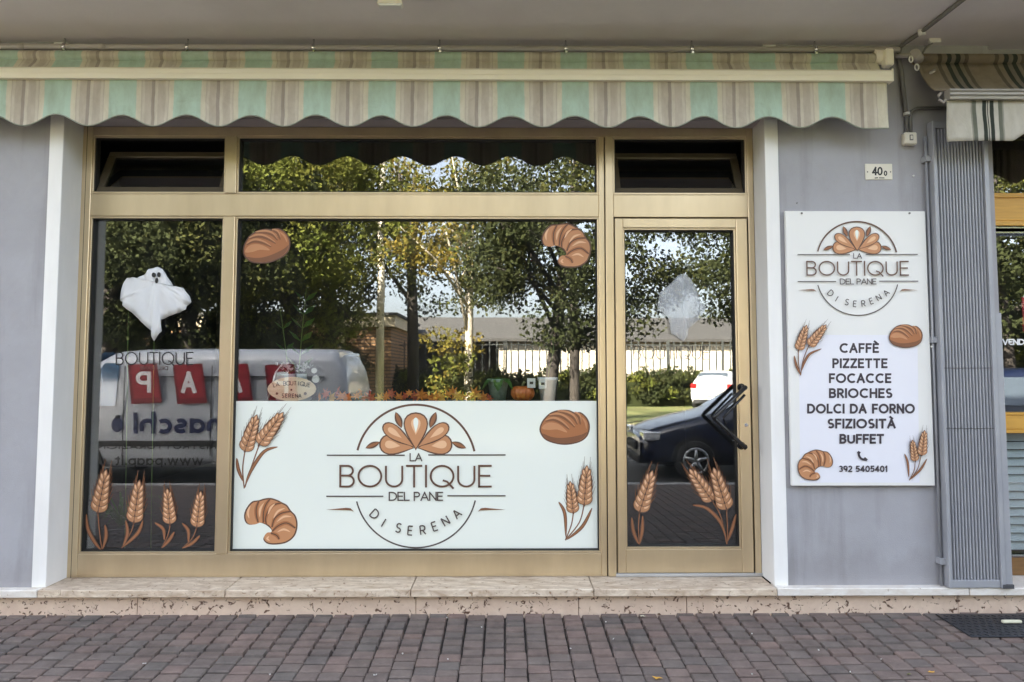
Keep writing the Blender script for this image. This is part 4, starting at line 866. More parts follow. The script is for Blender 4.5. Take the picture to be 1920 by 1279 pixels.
for z in (1.06, 1.40): gp('cross_band', 'gate_dark', gx0 + .016, gx1 - .026, -.0655, -.0635, z, z + .003, bev=0)
hg = MB().tube([(gx0 - .016, -.03, .18), (gx0 - .016, -.03, 2.75)], .007, 8); adopt(hg.build('hinge_rod', M['gate_paint']), gt)
for z in (.30, 1.545, 2.6): gp('hinge', 'gate_paint', gx0 - .03, gx0 + .002, -.05, -.0, z, z + .035)
gp('latch_post', 'gate_paint', gx1 + .002, gx1 + .04, -.072, -.02, .18, 1.715); gp('foot_block', 'gate_dark', gx1 - .02, gx1 + .042, -.082, -.018, .1775, .20)

nw = empty('neighbour_window', (4.0, .2, .18), 'varnished wood shop window of the neighbouring shop behind the folded gate', 'shop window')
nx0, nx1 = 2.862, 5.198
np_ = lambda n, m, *a, bev=.003: adopt(box(n, M[m], None, *a, bev), nw)
np_('stile', 'wood_yellow', nx0, nx0 + .05, .18, .25, .177, 2.95); np_('stile', 'wood_yellow', nx1 - .05, nx1, .18, .25, .177, 2.95)
na, nb_ = nx0 + .05, nx1 - .05
np_('transom_rail', 'wood_yellow', na, nb_, .178, .25, 2.300, 2.440); np_('transom_moulding', 'wood_yellow', na, nb_, .172, .25, 2.4405, 2.470); np_('transom_moulding', 'wood_yellow', na, nb_, .172, .25, 2.268, 2.2995)
np_('metal_bead', 'chrome', na, nb_, .176, .23, 2.252, 2.262, bev=.001); np_('metal_bead', 'chrome', na, nb_, .176, .23, 2.222, 2.232, bev=.001)
np_('middle_rail', 'wood_yellow', na, nb_, .178, .25, 1.035, 1.120); np_('middle_moulding', 'wood_yellow', na, nb_, .172, .25, 1.1205, 1.136); np_('middle_moulding', 'wood_yellow', na, nb_, .172, .25, 1.012, 1.0345)
np_('bottom_rail', 'wood_brown', na, nb_, .178, .25, .177, .282); np_('metal_bead', 'chrome', na, nb_, .176, .21, .2825, .294, bev=.001); np_('top_rail', 'wood_yellow', na, nb_, .18, .25, 2.90, 2.95)
for z0, z1 in ((2.471, 2.90), (1.137, 2.221), (.2945, 1.0115)): adopt(MB().box(na, nb_, GLASS_Y, GLASS_Y + .006, z0, z1).build('glass_pane', M['shop_glass']), nw)
A = Art(GLASS_Y - .0012, lambda u, v: P(u, v, GLASS_Y - .0012)); text(A, 'lettering', 'VENDI', 1879.5, 1924, 647, 635.5, 2.6, 'white_vinyl', sp=.24)
for o in A.build(None): adopt(o, nw)
bl = empty('venetian_blind', (4.0, .27, .32), 'pale blue-grey horizontal blind behind the lower pane of the neighbouring shop', 'blind')
bs = MB().box(na + .01, nb_ - .01, -.0012, .0012, -.024, .024); s0 = None
for i in range(14):
    if s0 is None: s0 = adopt(bs.build('slat', M['blind_slat']), bl); o = s0
    else: o = s0.copy(); COL.objects.link(o)
    o.location = (0, .265, .33 + i * .050); o.rotation_euler = (radians(-28), 0, 0)
adopt(box('head_rail', M['blind_slat'], None, na + .01, nb_ - .01, .245, .285, 1.02, 1.05), bl)
rs = MB(); x, z = P(1921, 590, .30); tag(rs.box(x - .01, x + .30, .30, .31, z - .11, z + .11, .003).build('red_poster', M['red_vinyl']), 'red poster hanging inside the neighbouring shop window', 'poster')
# doormat lying on the paving
gz = lambda y: G0 + SLOPE * y
dm = empty('doormat', (2.85, -.21, gz(-.21)), 'black ribbed rubber doormat on the paving before the neighbouring shop', 'doormat'); dm.rotation_euler = (math.atan(SLOPE), 0, 0)
MB().box(-.46, .6, -.152, .152, .002, .010, .002).build('base', M['mat_rubber'], dm)
tr = MB()
for i in range(-8, 27):
    for j in range(8):
        x0 = -.44 + i * .038 + (j % 2) * .019; y0 = -.135 + j * .036
        if x0 < -.44 or x0 > .57: continue
        tr.poly([(x0, y0 - .013, .0135), (x0 + .015, y0, .0135), (x0, y0 + .013, .0135), (x0 - .015, y0, .0135)])
        for (a, b), (c, d) in zip(((0, -.013), (.015, 0), (0, .013), (-.015, 0)), ((.015, 0), (0, .013), (-.015, 0), (0, -.013))): tr.poly([(x0 + a, y0 + b, .0102), (x0 + c, y0 + d, .0102), (x0 + c, y0 + d, .0135), (x0 + a, y0 + b, .0135)])
tag(tr.build('tread', M['mat_rubber'], dm), kind='stuff')
tg = MB().box(2.66, 2.765, -.216, -.196, gz(-.21) + .0145, gz(-.21) + .030, .004); tag(tg.build('paper_tag', M['tag_pale']), 'pale cream paper tag lying on the black doormat', 'tag')
# small litter on the paving
rl_ = random.Random(5)
def ground_pt(px, py):
    d = FW + RT * ((px - PCX) / FPX) - UP * ((py - PCY) / FPX); t = (CAM.z - G0 - SLOPE * CAM.y) / (SLOPE * d.y - d.z); return CAM + d * t
def fallen_leaf(px, py, s, m, label, cat='leaf'):
    p = ground_pt(px, py); mb = MB(); n = 9; a0 = rl_.uniform(0, 6)
    c = mb.vert((0, 0, .010 * s / .02)); ring = [mb.vert((s * cos(a0 + 2 * pi * k / n) * (1.5 if k % 2 else .7), s * sin(a0 + 2 * pi * k / n) * (1.0 if k % 2 else .5), .004 + .006 * rl_.random())) for k in range(n)]
    for k in range(n): mb.face((c, ring[k], ring[(k + 1) % n]))
    o = mb.build('fallen_leaf' if cat == 'leaf' else 'paper_scrap', M[m]); o.location = p; tag(o, label, cat)
fallen_leaf(1232, 1274, .020, 'autumn_gold', 'yellow leaf on the paving at the bottom edge of the picture')
fallen_leaf(1205, 1157, .013, 'tag_pale', 'dry pale leaf on the paving right below the door')
fallen_leaf(1747, 1262, .013, 'autumn_gold', 'small yellowish leaf on the paving below the folded gate')
fallen_leaf(1705, 1267, .010, 'stalk_green', 'small greenish leaf on the paving under the menu board')
fallen_leaf(271, 1246, .009, 'white_plastic', 'white paper scrap on the paving below the ghost window', 'litter')
fallen_leaf(703, 1268, .008, 'white_plastic', 'white paper scrap on the paving below the window film', 'litter')
for i in range(14): fallen_leaf(*[(1410, 1190), (1535, 1221), (1410, 1266), (1594, 1262), (1070, 1218), (840, 1238), (903, 1178), (1150, 1200), (1136, 1168), (932, 1150), (838, 1160), (755, 1228), (506, 1267), (1652, 1238)][i], .0035, 'white_plastic', ['white speck on the paving below the menu board, upper one', 'white speck on the paving halfway below the menu board', 'white speck at the front of the paving below the door jamb', 'white speck at the front of the paving below the menu board', 'white speck on the paving below the centre post', 'white speck at the front of the paving below the logo', 'white speck on the paving below the letter Q of the logo', 'white speck on the paving below the door, middle one', 'white speck on the paving just below the door sill', 'white speck against the step below the logo', 'white speck on the far row of paving below the logo', 'white speck at the front of the paving under the flower logo', 'white speck at the front of the paving below the croissant drawing', 'white speck on the paving below the wheat of the menu board'][i], 'litter')

# ================================================================== INSIDE THE WINDOW
SH = 1.196
shf = empty('window_shelf', (-.54, .4, SH - .03), 'dark display shelf behind the glass just above the white film', 'shelf')
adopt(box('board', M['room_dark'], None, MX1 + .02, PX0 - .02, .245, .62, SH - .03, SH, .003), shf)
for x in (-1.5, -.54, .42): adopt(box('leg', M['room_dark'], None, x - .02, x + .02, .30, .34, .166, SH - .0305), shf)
ISP = lambda px, py, Y=.36: P(px, py, Y)
def ghost(name, label, Y, out, head, m, face, extra=None):
    e = empty(name, (P(*head, Y)[0], Y, P(*head, Y)[1]), label, 'ghost')
    pts = [(a[0] + (b[0] - a[0]) * k / 4, a[1] + (b[1] - a[1]) * k / 4) for a, b in zip(out, out[1:] + out[:1]) for k in range(4)]; mb = MB(); hx, hz = P(*head, Y); n = len(pts); rows = []
    for t in (.0, .12, .25, .4, .55, .7, .85, 1.0):
        row = []
        for k, (px, py) in enumerate(pts):
            x, z = P(px, py, Y); x = hx + (x - hx) * t; z = hz + (z - hz) * t; th = atan2(z - hz, x - hx)
            fold = (.009 * sin(70 * (x - hx) + 12 * (z - hz)) + .006 * sin(150 * (x - hx) - 20 * (z - hz))) * min(1, t * 1.6)
            row.append(mb.vert((x, Y - .016 * sqrt(max(0, 1 - t * t)) - .014 + fold * .8, z)))
        rows.append(row)
    for a, b in zip(rows, rows[1:]):
        for k in range(n): mb.face((a[k], a[(k + 1) % n], b[(k + 1) % n], b[k]), True)
    o = adopt(mb.build('sheet', M[m]), e); md = o.modifiers.new('thickness', 'SOLIDIFY'); md.thickness = .002
    if face:
        for nm, px, py, rx, rz in face:
            x, z = P(px, py, Y - .037); adopt(MB().disc_y(x, z, Y - .0375, Y - .020, rz, 14, rx).build(nm, M['ink_black']), e)
    return e
GO = [(100 + a / 3.457, 390 + b / 3.457) for a, b in ((485, 455), (520, 450), (545, 460), (590, 435), (630, 400), (680, 383), (720, 400), (750, 450), (785, 510), (850, 520), (885, 570), (900, 610), (870, 640), (868, 660), (780, 695), (705, 725), (710, 800), (655, 865), (640, 830), (636, 795), (560, 720), (460, 635), (462, 610), (435, 600), (445, 550), (465, 490))]
gh = ghost('cloth_ghost', 'white sheet ghost with black eyes hanging against the narrow window', .212, GO, (293, 530), 'cloth_white', [('eye', 287.5, 515.5, .0095, .0145), ('eye', 297.5, 515, .0095, .0145), ('mouth', 293, 526, .007, .0165)])
for px, y0, y1 in ((241, 560, 815), (289, 630, 815)):
    a, b = P(px, y0, .36), P(px + 1, y1, .36); tag(MB().tube([(a[0], .36, a[1]), (b[0], .36, .166)], .0022, 6).build('bamboo_stick', M['plant_stem']), 'thin upright stick behind the ghost, nearer the jamb' if px < 260 else 'thin upright stick below the tip of the hanging ghost', 'stick')
DG = [(1120 + a / 1.828, 390 + b / 1.828) for a, b in ((245, 265), (275, 232), (300, 225), (330, 262), (350, 310), (372, 345), (345, 385), (310, 415), (308, 440), (292, 457), (270, 440), (250, 430), (243, 380), (205, 345), (212, 290))]
def veil():
    m = bpy.data.materials.new('veil'); m.use_nodes = True; nt = m.node_tree; b = nt.nodes['Principled BSDF']; b.inputs['Base Color'].default_value = (.85, .88, .92, 1); b.inputs['Roughness'].default_value = .9; b.inputs['Alpha'].default_value = .24; MATS['veil'] = m
veil()
ghost('veil_ghost', 'translucent white ghost hanging against the door glass', .212, DG, (1280, 560), 'veil', None)
# oval wooden sign
ox, oz = ISP(547.5, 729.5, .27)
ow = empty('oval_sign', (ox, .27, SH), 'oval wooden sign with handwritten shop name leaning in the window', 'sign')
ov = MB(); k_ = 28; pr = [(ox + .147 * cos(2 * pi * k / k_) * (1 - .10 * abs(sin(2 * pi * k / k_)) ** 2), oz + .0745 * (1 if sin(2 * pi * k / k_) > 0 else 1) * sin(2 * pi * k / k_)) for k in range(k_)]
ov.prism_y(pr, .262, .274); adopt(ov.build('board', M['oval_wood']), ow)
A = Art(.2618, lambda u, v: P(u, v, .2618))
for i, ch in enumerate('LA BOUTIQUE'):
    if ch != ' ':
        u = 514 + i * 6.6; glyph_at(A, 'lettering', ch, u, 722.5 - 4 * (1 - ((u - 547) / 36) ** 2), 7.5, (u - 547) / 36 * .22, 1.3, 'ink_dark')
for i, ch in enumerate('SERENA'): glyph_at(A, 'lettering', ch, 531 + i * 6.4, 742, 7.0, 0, 1.3, 'ink_dark')
for u, v, r in ((520, 738, 2.5), (573, 738, 3), (547, 731, 2)): A.fill('motif', [(u + r * cos(a), v + r * sin(a)) for a in [2 * pi * k / 8 for k in range(8)]], 'ink_brown')
for o in A.build(None): adopt(o, ow)
# jars with white flowers, black ornament
for i, (px, w) in enumerate(((537, .062), (570, .050))):
    x, z = ISP(px, 700, .42); j = empty('flower_jar', (x, .42, SH), ['wide glass jar of white flowers behind the oval sign', 'narrow glass jar of white flowers behind the oval sign'][i], 'jar', 'flower jars behind the oval sign')
    MB().lathe([(w * .8, .001), (w, .01), (w, .13), (w * .9, .165), (w * .95, .17)], 0, 0, 18).build('jar', M['pot_glass'], j)
    fm = MB()
    for k in range(26):
        a = rl_.uniform(0, 6.28); r = rl_.uniform(0, w * .95); zz = .175 + rl_.uniform(0, .055); c = (r * cos(a), r * sin(a), zz)
        for q in range(3):
            b1 = a + q * 2.1; fm.poly([c, (c[0] + .014 * cos(b1), c[1] + .014 * sin(b1), zz + .012), (c[0] + .012 * cos(b1 + .9), c[1] + .012 * sin(b1 + .9), zz + .016)])
    fm.build('flowers', M['petal_white'], j)
x, z = ISP(591, 704, .34); orn = empty('black_ornament', (x, .34, SH), 'round black ornament with two white buttons beside the oval sign', 'ornament')
adopt(MB().disc_y(x, z, .33, .355, .058, 20, .05).build('disc', M['black_plastic']), orn); adopt(MB().box(x - .012, x + .012, .335, .35, SH + .001, z - .04).build('stand', M['black_plastic']), orn)
for (px, py, r) in ((589, 695, .017), (592, 711, .023)):
    a, b = P(px, py, .326); adopt(MB().disc_y(a, b, .322, .3295, r, 14).build('button', M['white_plastic']), orn)
x0_, z0_ = ISP(503, 716, .30); x1_, z1_ = ISP(530, 681, .30); tag(MB().tube([(x0_, .30, SH + .01), (x0_ + (x1_ - x0_) * .5, .30, (z0_ + z1_) / 2), (x1_, .30, z1_)], .004, 6).build('white_stick', M['white_plastic']), 'thin white stick leaning behind the oval sign', 'stick')
# pots and pumpkin
def pot(name, label, px, Y, r0, r1, h, m, cat='flower pot'):
    x = P(px, 730, Y)[0]; e = empty(name, (x, Y, SH), label, cat)
    MB().lathe([(r0, .001), (r0 + (r1 - r0) * .85, h * .85), (r1 * 1.0, h * .86), (r1 * 1.06, h * .87), (r1 * 1.06, h), (r1 * .94, h), (r1 * .9, h * .9)], 0, 0, 22, True).build('pot', M[m], e)
    MB().lathe([(.001, h * .9), (r1 * .89, h * .905)], 0, 0, 16, False).build('soil', M['soil'], e)
    return e
wp = pot('white_pot', 'tapered white plant pot with paper labels beside the pumpkin', 1027, .36, .044, .060, .148, 'pot_white')
for dx, dz, w in ((-.105, .115, .050), (-.035, .11, .048)):
    lb = MB(); lb.box(dx - w / 2, dx + w / 2, -.069, -.067, dz - .03, dz + .028).build('label', M['white_plastic'], wp)
    MB().box(dx - w * .2, dx + w * .25, -.0698, -.0692, dz - .008, dz + .008).build('print', M['ink_dark'], wp)
MB().tube([(-.06, -.0685, .13), (-.03, -.0685, .135)], .0015, 5).build('string', M['oval_wood'], wp)
tw = MB(); tw.tube([(0, 0, .13), (.01, 0, .2), (-.05, .02, .29), (-.11, .03, .33)], [.004, .0035, .003, .002], 6); tw.tube([(.05, 0, .14), (.075, -.01, .12), (.07, -.01, .09)], .0035, 6); tw.tube([(.01, 0, .2), (.04, .02, .32), (.03, .03, .42)], [.0035, .003, .002], 6); tw.build('twig', M['plant_stem'], wp)
gp_ = pot('green_pot', 'mottled green plant pot with a drooping leaf at the end of the garland', 934, .36, .045, .066, .138, 'pot_green')
lf = MB()
for a, l, w in ((.2, .10, .03), (1.4, .13, .03), (2.6, .11, .03), (3.7, .12, .03), (4.8, .09, .035), (5.5, .13, .03)):
    pr_ = [Vector((cos(a) * l * t, sin(a) * l * t, .13 + .10 * t - .16 * t * t)) for t in (0, .25, .5, .75, 1)]
    L_ = [lf.vert(p + Vector((-sin(a), cos(a), 0)) * w * sin(pi * min(1, .15 + t * .85))) for p, t in zip(pr_, (0, .25, .5, .75, 1))]; R_ = [lf.vert(p - Vector((-sin(a), cos(a), 0)) * w * sin(pi * min(1, .15 + t * .85))) for p, t in zip(pr_, (0, .25, .5, .75, 1))]
    for k in range(4): lf.face((L_[k], L_[k + 1], R_[k + 1], R_[k]), True)
lf.poly([(-.03, -.068, .135), (.03, -.068, .135), (.024, -.070, .10), (0, -.068, .062), (-.024, -.070, .10)])
lf.build('leaves', M['plant_leaf'], gp_)
x = ISP(980, 733, .35)[0]; pk = empty('pumpkin', (x, .35, SH), 'small ribbed orange pumpkin between the green and white pots', 'pumpkin')
pm_ = MB(); N1, N2 = 48, 14; rings = []
for j in range(N2 + 1):
    ph = pi * j / N2; ring = []
    for k in range(N1):
        th = 2 * pi * k / N1; rb = .076 * (1 - .11 * abs(cos(th * 5)) ** 6 - .02 * sin(th)); rr = rb * sin(ph) ** .75
        zz = .053 + .053 * cos(ph) * (1 - .25 * max(0, cos(ph)) ** 6); ring.append(pm_.vert((rr * cos(th), rr * sin(th), max(.0005, zz))))
    rings.append(ring)
for a, b in zip(rings, rings[1:]):
    for k in range(N1): pm_.face((a[k], b[k], b[(k + 1) % N1], a[(k + 1) % N1]), True)
pm_.build('body', M['pumpkin_skin'], pk); MB().tube([(0, 0, .088), (.004, 0, .108), (.014, 0, .122)], [.012, .009, .008], 8).build('stalk', M['stalk_green'], pk)
# autumn leaf garland: every leaf its own part
ga = empty('leaf_garland', (-.75, .3, SH), 'garland of orange and red autumn leaves lying along the shelf', 'garland')
def maple(s):
    me = MB(); n = 14; c = me.vert((0, 0, 0)); ring = [me.vert((s * (1 if k % 2 == 0 else .45) * cos(2 * pi * k / n), s * .012 / .04 * (.2 if k % 3 else -.3), s * (1 if k % 2 == 0 else .45) * sin(2 * pi * k / n))) for k in range(n)]
    for k in range(n): me.face((c, ring[k], ring[(k + 1) % n]))
    return me
ml = [maple(.036).build('leaf', M[k], ga) for k in ('autumn_orange', 'autumn_red', 'autumn_gold')]
leafx = [(600, 745), (612, 738), (622, 746), (632, 736), (640, 744), (652, 746), (668, 742), (676, 736), (684, 746), (696, 745), (712, 747), (724, 744), (733, 738), (748, 746), (760, 742), (768, 737), (778, 743), (790, 741), (802, 746), (816, 744), (828, 746), (840, 740), (850, 736), (858, 742), (866, 746), (880, 744), (890, 738), (898, 742), (906, 746), (918, 746)]
for i, (px, py) in enumerate(leafx):
    x, z = P(px, py, .29); k = rl_.choice((0, 0, 0, 1, 1, 2)); o = ml[i] if i < 3 else ml[k].copy()
    if i >= 3: COL.objects.link(o)
    o.parent = ga; o.location = (x - ga.location.x, .29 + rl_.uniform(-.02, .02) - .3, max(.022, z - SH)); o.rotation_euler = (rl_.uniform(-.6, .6), rl_.uniform(0, 6), rl_.uniform(-.7, .7)); s = rl_.uniform(.8, 1.45); o.scale = (s, s, s)
gs = MB(); gs.tube([(P(p, q, .3)[0], .3 + .01 * sin(p), SH + .008 + .006 * sin(p * .7)) for p, q in leafx], .004, 6); adopt(gs.build('cord', M['bark_dark']), ga)
# tall zamioculcas-like plant and a spider plant inside
tp = empty('tall_plant', (P(560, 690, .75)[0], .75, SH - .03), 'tall green plant with feathered stems standing inside behind the shelf', 'potted plant'); tp.location.z = .166
MB().lathe([(.10, .001), (.14, .28), (.15, .30), (.135, .30)], 0, 0, 18).build('pot', M['pot_white'], tp)
def frond(mbs, mbl, base, tip, bend, n, ll):
    pth = [Vector(base) + (Vector(tip) - Vector(base)) * t + Vector((bend * sin(pi * t * .9), 0, 0)) for t in [k / 10 for k in range(11)]]
    mbs.tube(pth, [.007 - .0005 * k for k in range(11)], 6)
    for k in range(n):
        t = .45 + .55 * k / n; i = min(9, int(t * 10)); p = pth[i] + (pth[i + 1] - pth[i]) * (t * 10 - i); d = (pth[i + 1] - pth[i]).normalized()
        for s in (-1, 1):
            q = p + (d * .7 + Vector((s * .9, rl_.uniform(-.3, .3), .1))).normalized() * ll * (1 - .4 * (t - .45)); w = Vector((0, .4, .9)).cross(q - p).normalized() * ll * .2; md_ = (p + q) / 2
            mbl.poly([p, md_ + w, q, md_ - w])
fs, fl2 = MB(), MB(); tz = lambda px, py: (P(px, py, .75)[0] - tp.location.x, 0, P(px, py, .75)[1] - .166)
frond(fs, fl2, (0, 0, .28), tz(577, 540), -.03, 9, .13); frond(fs, fl2, (.02, .02, .28), tz(523, 575), .02, 5, .10);
fs.build('stems', M['plant_stem'], tp); tag(fl2.build('leaves', M['plant_leaf'], tp), kind='stuff')
spx = P(228, 960, .55)[0]; spl = empty('spider_plant', (spx, .55, .166), 'bushy green spider plant standing on the floor behind the wheat stickers', 'potted plant')
MB().lathe([(.08, .001), (.115, .22), (.12, .235), (.11, .235)], 0, 0, 16).build('pot', M['room_dark'], spl); sl_ = MB()
for k in range(46):
    a = rl_.uniform(0, 6.28); l = rl_.uniform(.16, .36); h = rl_.uniform(.15, .42); pr_ = [Vector((cos(a) * l * t, sin(a) * l * t * .8, .22 + h * t * 1.7 - h * t * t * 1.35)) for t in (0, .25, .5, .75, 1)]; w = .009
    L_ = [sl_.vert(p + Vector((-sin(a), cos(a), 0)) * w * (1 - t)) for p, t in zip(pr_, (0, .2, .4, .7, .98))]; R_ = [sl_.vert(p - Vector((-sin(a), cos(a), 0)) * w * (1 - t)) for p, t in zip(pr_, (0, .2, .4, .7, .98))]
    for q in range(4): sl_.face((L_[q], L_[q + 1], R_[q + 1], R_[q]), True)
tag(sl_.build('leaves', M['plant_leaf'], spl), kind='stuff')
# ================================================================== ACROSS THE STREET (seen mirrored in the glass)
RZ = -.305
def ring_of(s):
    x, zb, zk, zt, wb, wk, wt_ = s
    h = [(wb * .6, zb), (wb * .94, zb + .02), (wb, zb + .16), (wk * 1.012, zb + (zk - zb) * .62), (wk, zk), (wk + (wt_ - wk) * .9, zk + (zt - zk) * .86), (wt_ * .90, zt - .012), (wt_ * .45, zt + .012)]
    return [(x, -y, z) for y, z in h] + [(x, y, z) for y, z in h[::-1]]
def vehicle(name, label, cat, secs, paint, side_windows, wind, wheels, wr, rear_light, head, glass='car_glass', dark_trim=True, rear_win=None, group=None):
    """body lofted through cross-sections along x (0 = front); parts laid a centimetre proud of it"""
    e = empty(name, (0, 0, 0), label, cat, group); mb = MB(); rg = [[mb.vert(p) for p in ring_of(s)] for s in secs]
    n = len(rg[0])
    for a, b in zip(rg, rg[1:]):
        for k in range(n): mb.face((a[k], a[(k + 1) % n], b[(k + 1) % n], b[k]), True)
    mb.face(rg[0]); mb.face(rg[-1][::-1]); o = mb.build('body', M[paint], e)
    md = o.modifiers.new('smooth', 'SUBSURF'); md.levels = 1; md.render_levels = 1
    def sec(x):
        for a, b in zip(secs, secs[1:]):
            if a[0] <= x <= b[0]: t = (x - a[0]) / (b[0] - a[0]); return [a[i] + (b[i] - a[i]) * t for i in range(7)]
        return secs[-1] if x > secs[-1][0] else secs[0]
    def sy(x, z):
        s = sec(x)
        if z <= s[2]: return s[5] * 1.0
        t = (z - s[2]) / max(.05, (s[3] - s[2]) * .86); return s[5] + (s[6] - s[5]) * .9 * min(1, t)
    for w in side_windows:
        for sd in (-1, 1):
            m_ = MB(); pts = []
            for i in range(len(w)):
                a, b = w[i], w[(i + 1) % len(w)]
                for t in (0, .34, .67): pts.append((a[0] + (b[0] - a[0]) * t, a[1] + (b[1] - a[1]) * t))
            cx_ = sum(p[0] for p in pts) / len(pts); cz_ = sum(p[1] for p in pts) / len(pts)
            c = m_.vert((cx_, sd * (sy(cx_, cz_) + .006), cz_)); r = [m_.vert((x, sd * (sy(x, z) + .006), z)) for x, z in pts]
            for k in range(len(r)): m_.face((c, r[k], r[(k + 1) % len(r)]), True)
            m_.build('side_window', M[glass], e)
    (x0, z0, w0), (x1, z1, w1) = wind; m_ = MB(); r0 = [m_.vert((x0 - .015 * (1 - (k / 3 - 1) ** 2), w0 * (k / 3 - 1), z0 + .02)) for k in range(7)]; r1 = [m_.vert((x1 - .012 * (1 - (k / 3 - 1) ** 2), w1 * (k / 3 - 1), z1 + .015)) for k in range(7)]
    for k in range(6): m_.face((r0[k], r0[k + 1], r1[k + 1], r1[k]), True)
    m_.build('windscreen', M[glass], e)
    L = secs[-1][0]
    if rear_win:
        xa, za, wa, xb, zb_, wb_ = rear_win; m_ = MB(); m_.poly([(xa, -wa, za), (xa, wa, za), (xb, wb_, zb_), (xb, -wb_, zb_)]); m_.build('rear_window', M[glass], e)
    for wx in wheels:
        for sd in (-1, 1):
            yo = sd * (sec(wx)[4] + .012); ar = MB(); prf = [(wx + (wr + .06) * cos(pi * k / 14), wr + (wr + .06) * sin(pi * k / 14)) for k in range(15)]
            ar.prism_y(prf if sd < 0 else prf, min(yo, yo - sd * .05), max(yo, yo - sd * .05)); ar.build('wheel_arch', M['trim_black'], e)
            wh = MB(); prof = [(wr * .62, -.10), (wr * .93, -.105), (wr, -.07), (wr, .07), (wr * .93, .105), (wr * .62, .10)]
            rings = [[wh.vert((wx + r * cos(2 * pi * k / 24), yo - sd * .08 + a, wr + r * sin(2 * pi * k / 24))) for k in range(24)] for r, a in prof]
            for a, b in zip(rings, rings[1:]):
                for k in range(24): wh.face((a[k], a[(k + 1) % 24], b[(k + 1) % 24], b[k]), True)
            wh.face(rings[0]); wh.face(rings[-1][::-1]); ty = wh.build('wheel', M['tyre'], e)
            rm = MB(); yf = yo + sd * .022
            rm.tube([(wx + wr * .60 * cos(2 * pi * k / 24), yf, wr + wr * .60 * sin(2 * pi * k / 24)) for k in range(25)], .022, 6, caps=False)
            for k in range(5):
                a = 2 * pi * k / 5 + .3; rm.tube([(wx, yf + sd * .004, wr), (wx + wr * .58 * cos(a), yf, wr + wr * .58 * sin(a))], [.04, .024], 6)
            rm.build('rim', M['rim_alloy'], ty)
    for sd in (-1, 1):
        for (nm, mt, bx_) in (('headlight', 'lamp_clear', head), ('tail_light', 'lamp_red', rear_light)):
            x0, x1, y0, y1, z0, z1 = bx_; MB().box(x0, x1, min(sd * y0, sd * y1), max(sd * y0, sd * y1), z0, z1, .02).build(nm, M[mt], e)
    s0 = secs[0]; MB().box(-.035, .06, -s0[4] * .55, s0[4] * .55, s0[1] + .16, s0[1] + .30, .02).build('grille', M['trim_black'], e)
    MB().box(-.03, .1, -s0[4] * .9, s0[4] * .9, s0[1] - .03, s0[1] + .10, .02).build('front_bumper', M['trim_black'], e)
    MB().box(L - .08, L + .05, -secs[-1][4] * .92, secs[-1][4] * .92, secs[-1][1] - .04, secs[-1][1] + .14, .03).build('rear_bumper', M['trim_black'], e)
    MB().box(L + .052, L + .058, -.26, .26, secs[-1][1] + .30, secs[-1][1] + .41).build('number_plate', M['white_plastic'], e)
    return e
# ---- white van parked along the kerb, nose towards the shop's ghost-window end
VY = -6.0; vx1 = R(652, 700, VY)[0]; vtop = R(400, 653, VY)[1] - RZ
VL = 4.9; vx0 = vx1 - VL
vs = [(0, .28, .72, .80, .78, .76, .70), (.10, .24, .86, 1.00, .88, .88, .80), (.45, .24, .98, 1.16, .93, .93, .82), (.70, .24, 1.12, 1.30, .95, .95, .84), (1.20, .24, 1.14, vtop - .05, .95, .95, .84), (1.5, .24, 1.14, vtop, .95, .95, .85), (3.6, .24, 1.14, vtop + .005, .95, .95, .85), (4.62, .24, 1.14, vtop, .95, .95, .85), (4.66, .24, 1.14, vtop - .005, .95, .95, .85), (4.85, .26, 1.12, vtop - .25, .94, .94, .86), (4.89, .26, 1.12, 1.30, .93, .94, .90), (VL, .30, 1.08, 1.20, .92, .93, .88)]
van = vehicle('delivery_van', 'white delivery van with red lettered squares reflected in the ghost window', 'van', vs, 'van_white', [[(.90, 1.16), (1.50, 1.16), (1.50, vtop - .22), (1.28, vtop - .22)]], ((.72, 1.30, .80), (1.19, vtop - .07, .74)), (.95, 3.85), .33, (VL - .10, VL + .012, .74, .90, .85, 1.35), (.02, .16, .52, .84, .70, .90), glass='van_glass', rear_win=(VL + .004, 1.22, .80, VL - .19, vtop - .04, .76))
van.location = (vx0, VY - .96, RZ)
# panel lines, mouldings and lettering on the side that faces the shop (local y = +.95)
dl = MB()
for x in (.86, 1.62, 2.9): dl.box(x, x + .012, .951, .9605, .45, vtop - .26)
dl.build('door_gap', M['trim_black'], van)
MB().box(2.15, 4.55, .9, .93, 1.12 + .46, 1.12 + .475).build('roof_gutter', M['trim_black'], van)
MB().box(.4, 4.6, .952, .966, .58, .66, .004).build('side_moulding', M['trim_black'], van)
mb = MB().box(1.52, 1.58, .95, .985, .98, 1.03, .008); mb.build('door_handle', M['trim_black'], van)
mr_ = MB().box(.78, .90, .97, 1.14, 1.10, 1.32, .03); mr_.build('mirror', M['trim_black'], van)
VP_ = lambda u, v: R(u, v, VY + .015)
def van_art(fn, Y=.968):
    A = Art(VY + .012, VP_, outward=1); fn(A)
    for o in A.build(None): adopt(o, van)
def squares(A):
    for i, (px, ch) in enumerate(((240, 'P'), (325, 'A'), (411, 'A'), (497, 'P'))):
        A.fill('red_square', [(px - 1, 685), (px + 54, 682), (px + 63, 755), (px + 6, 758)], 'van_red_edge'); A.fill('red_square', [(px + 3, 684), (px + 49, 682.5), (px + 58, 745), (px + 11, 748)], 'van_red')
        text(A, 'lettering', ch, px + 14, px + 43, 737, 697, 7.5, 'white_vinyl', flip=True)
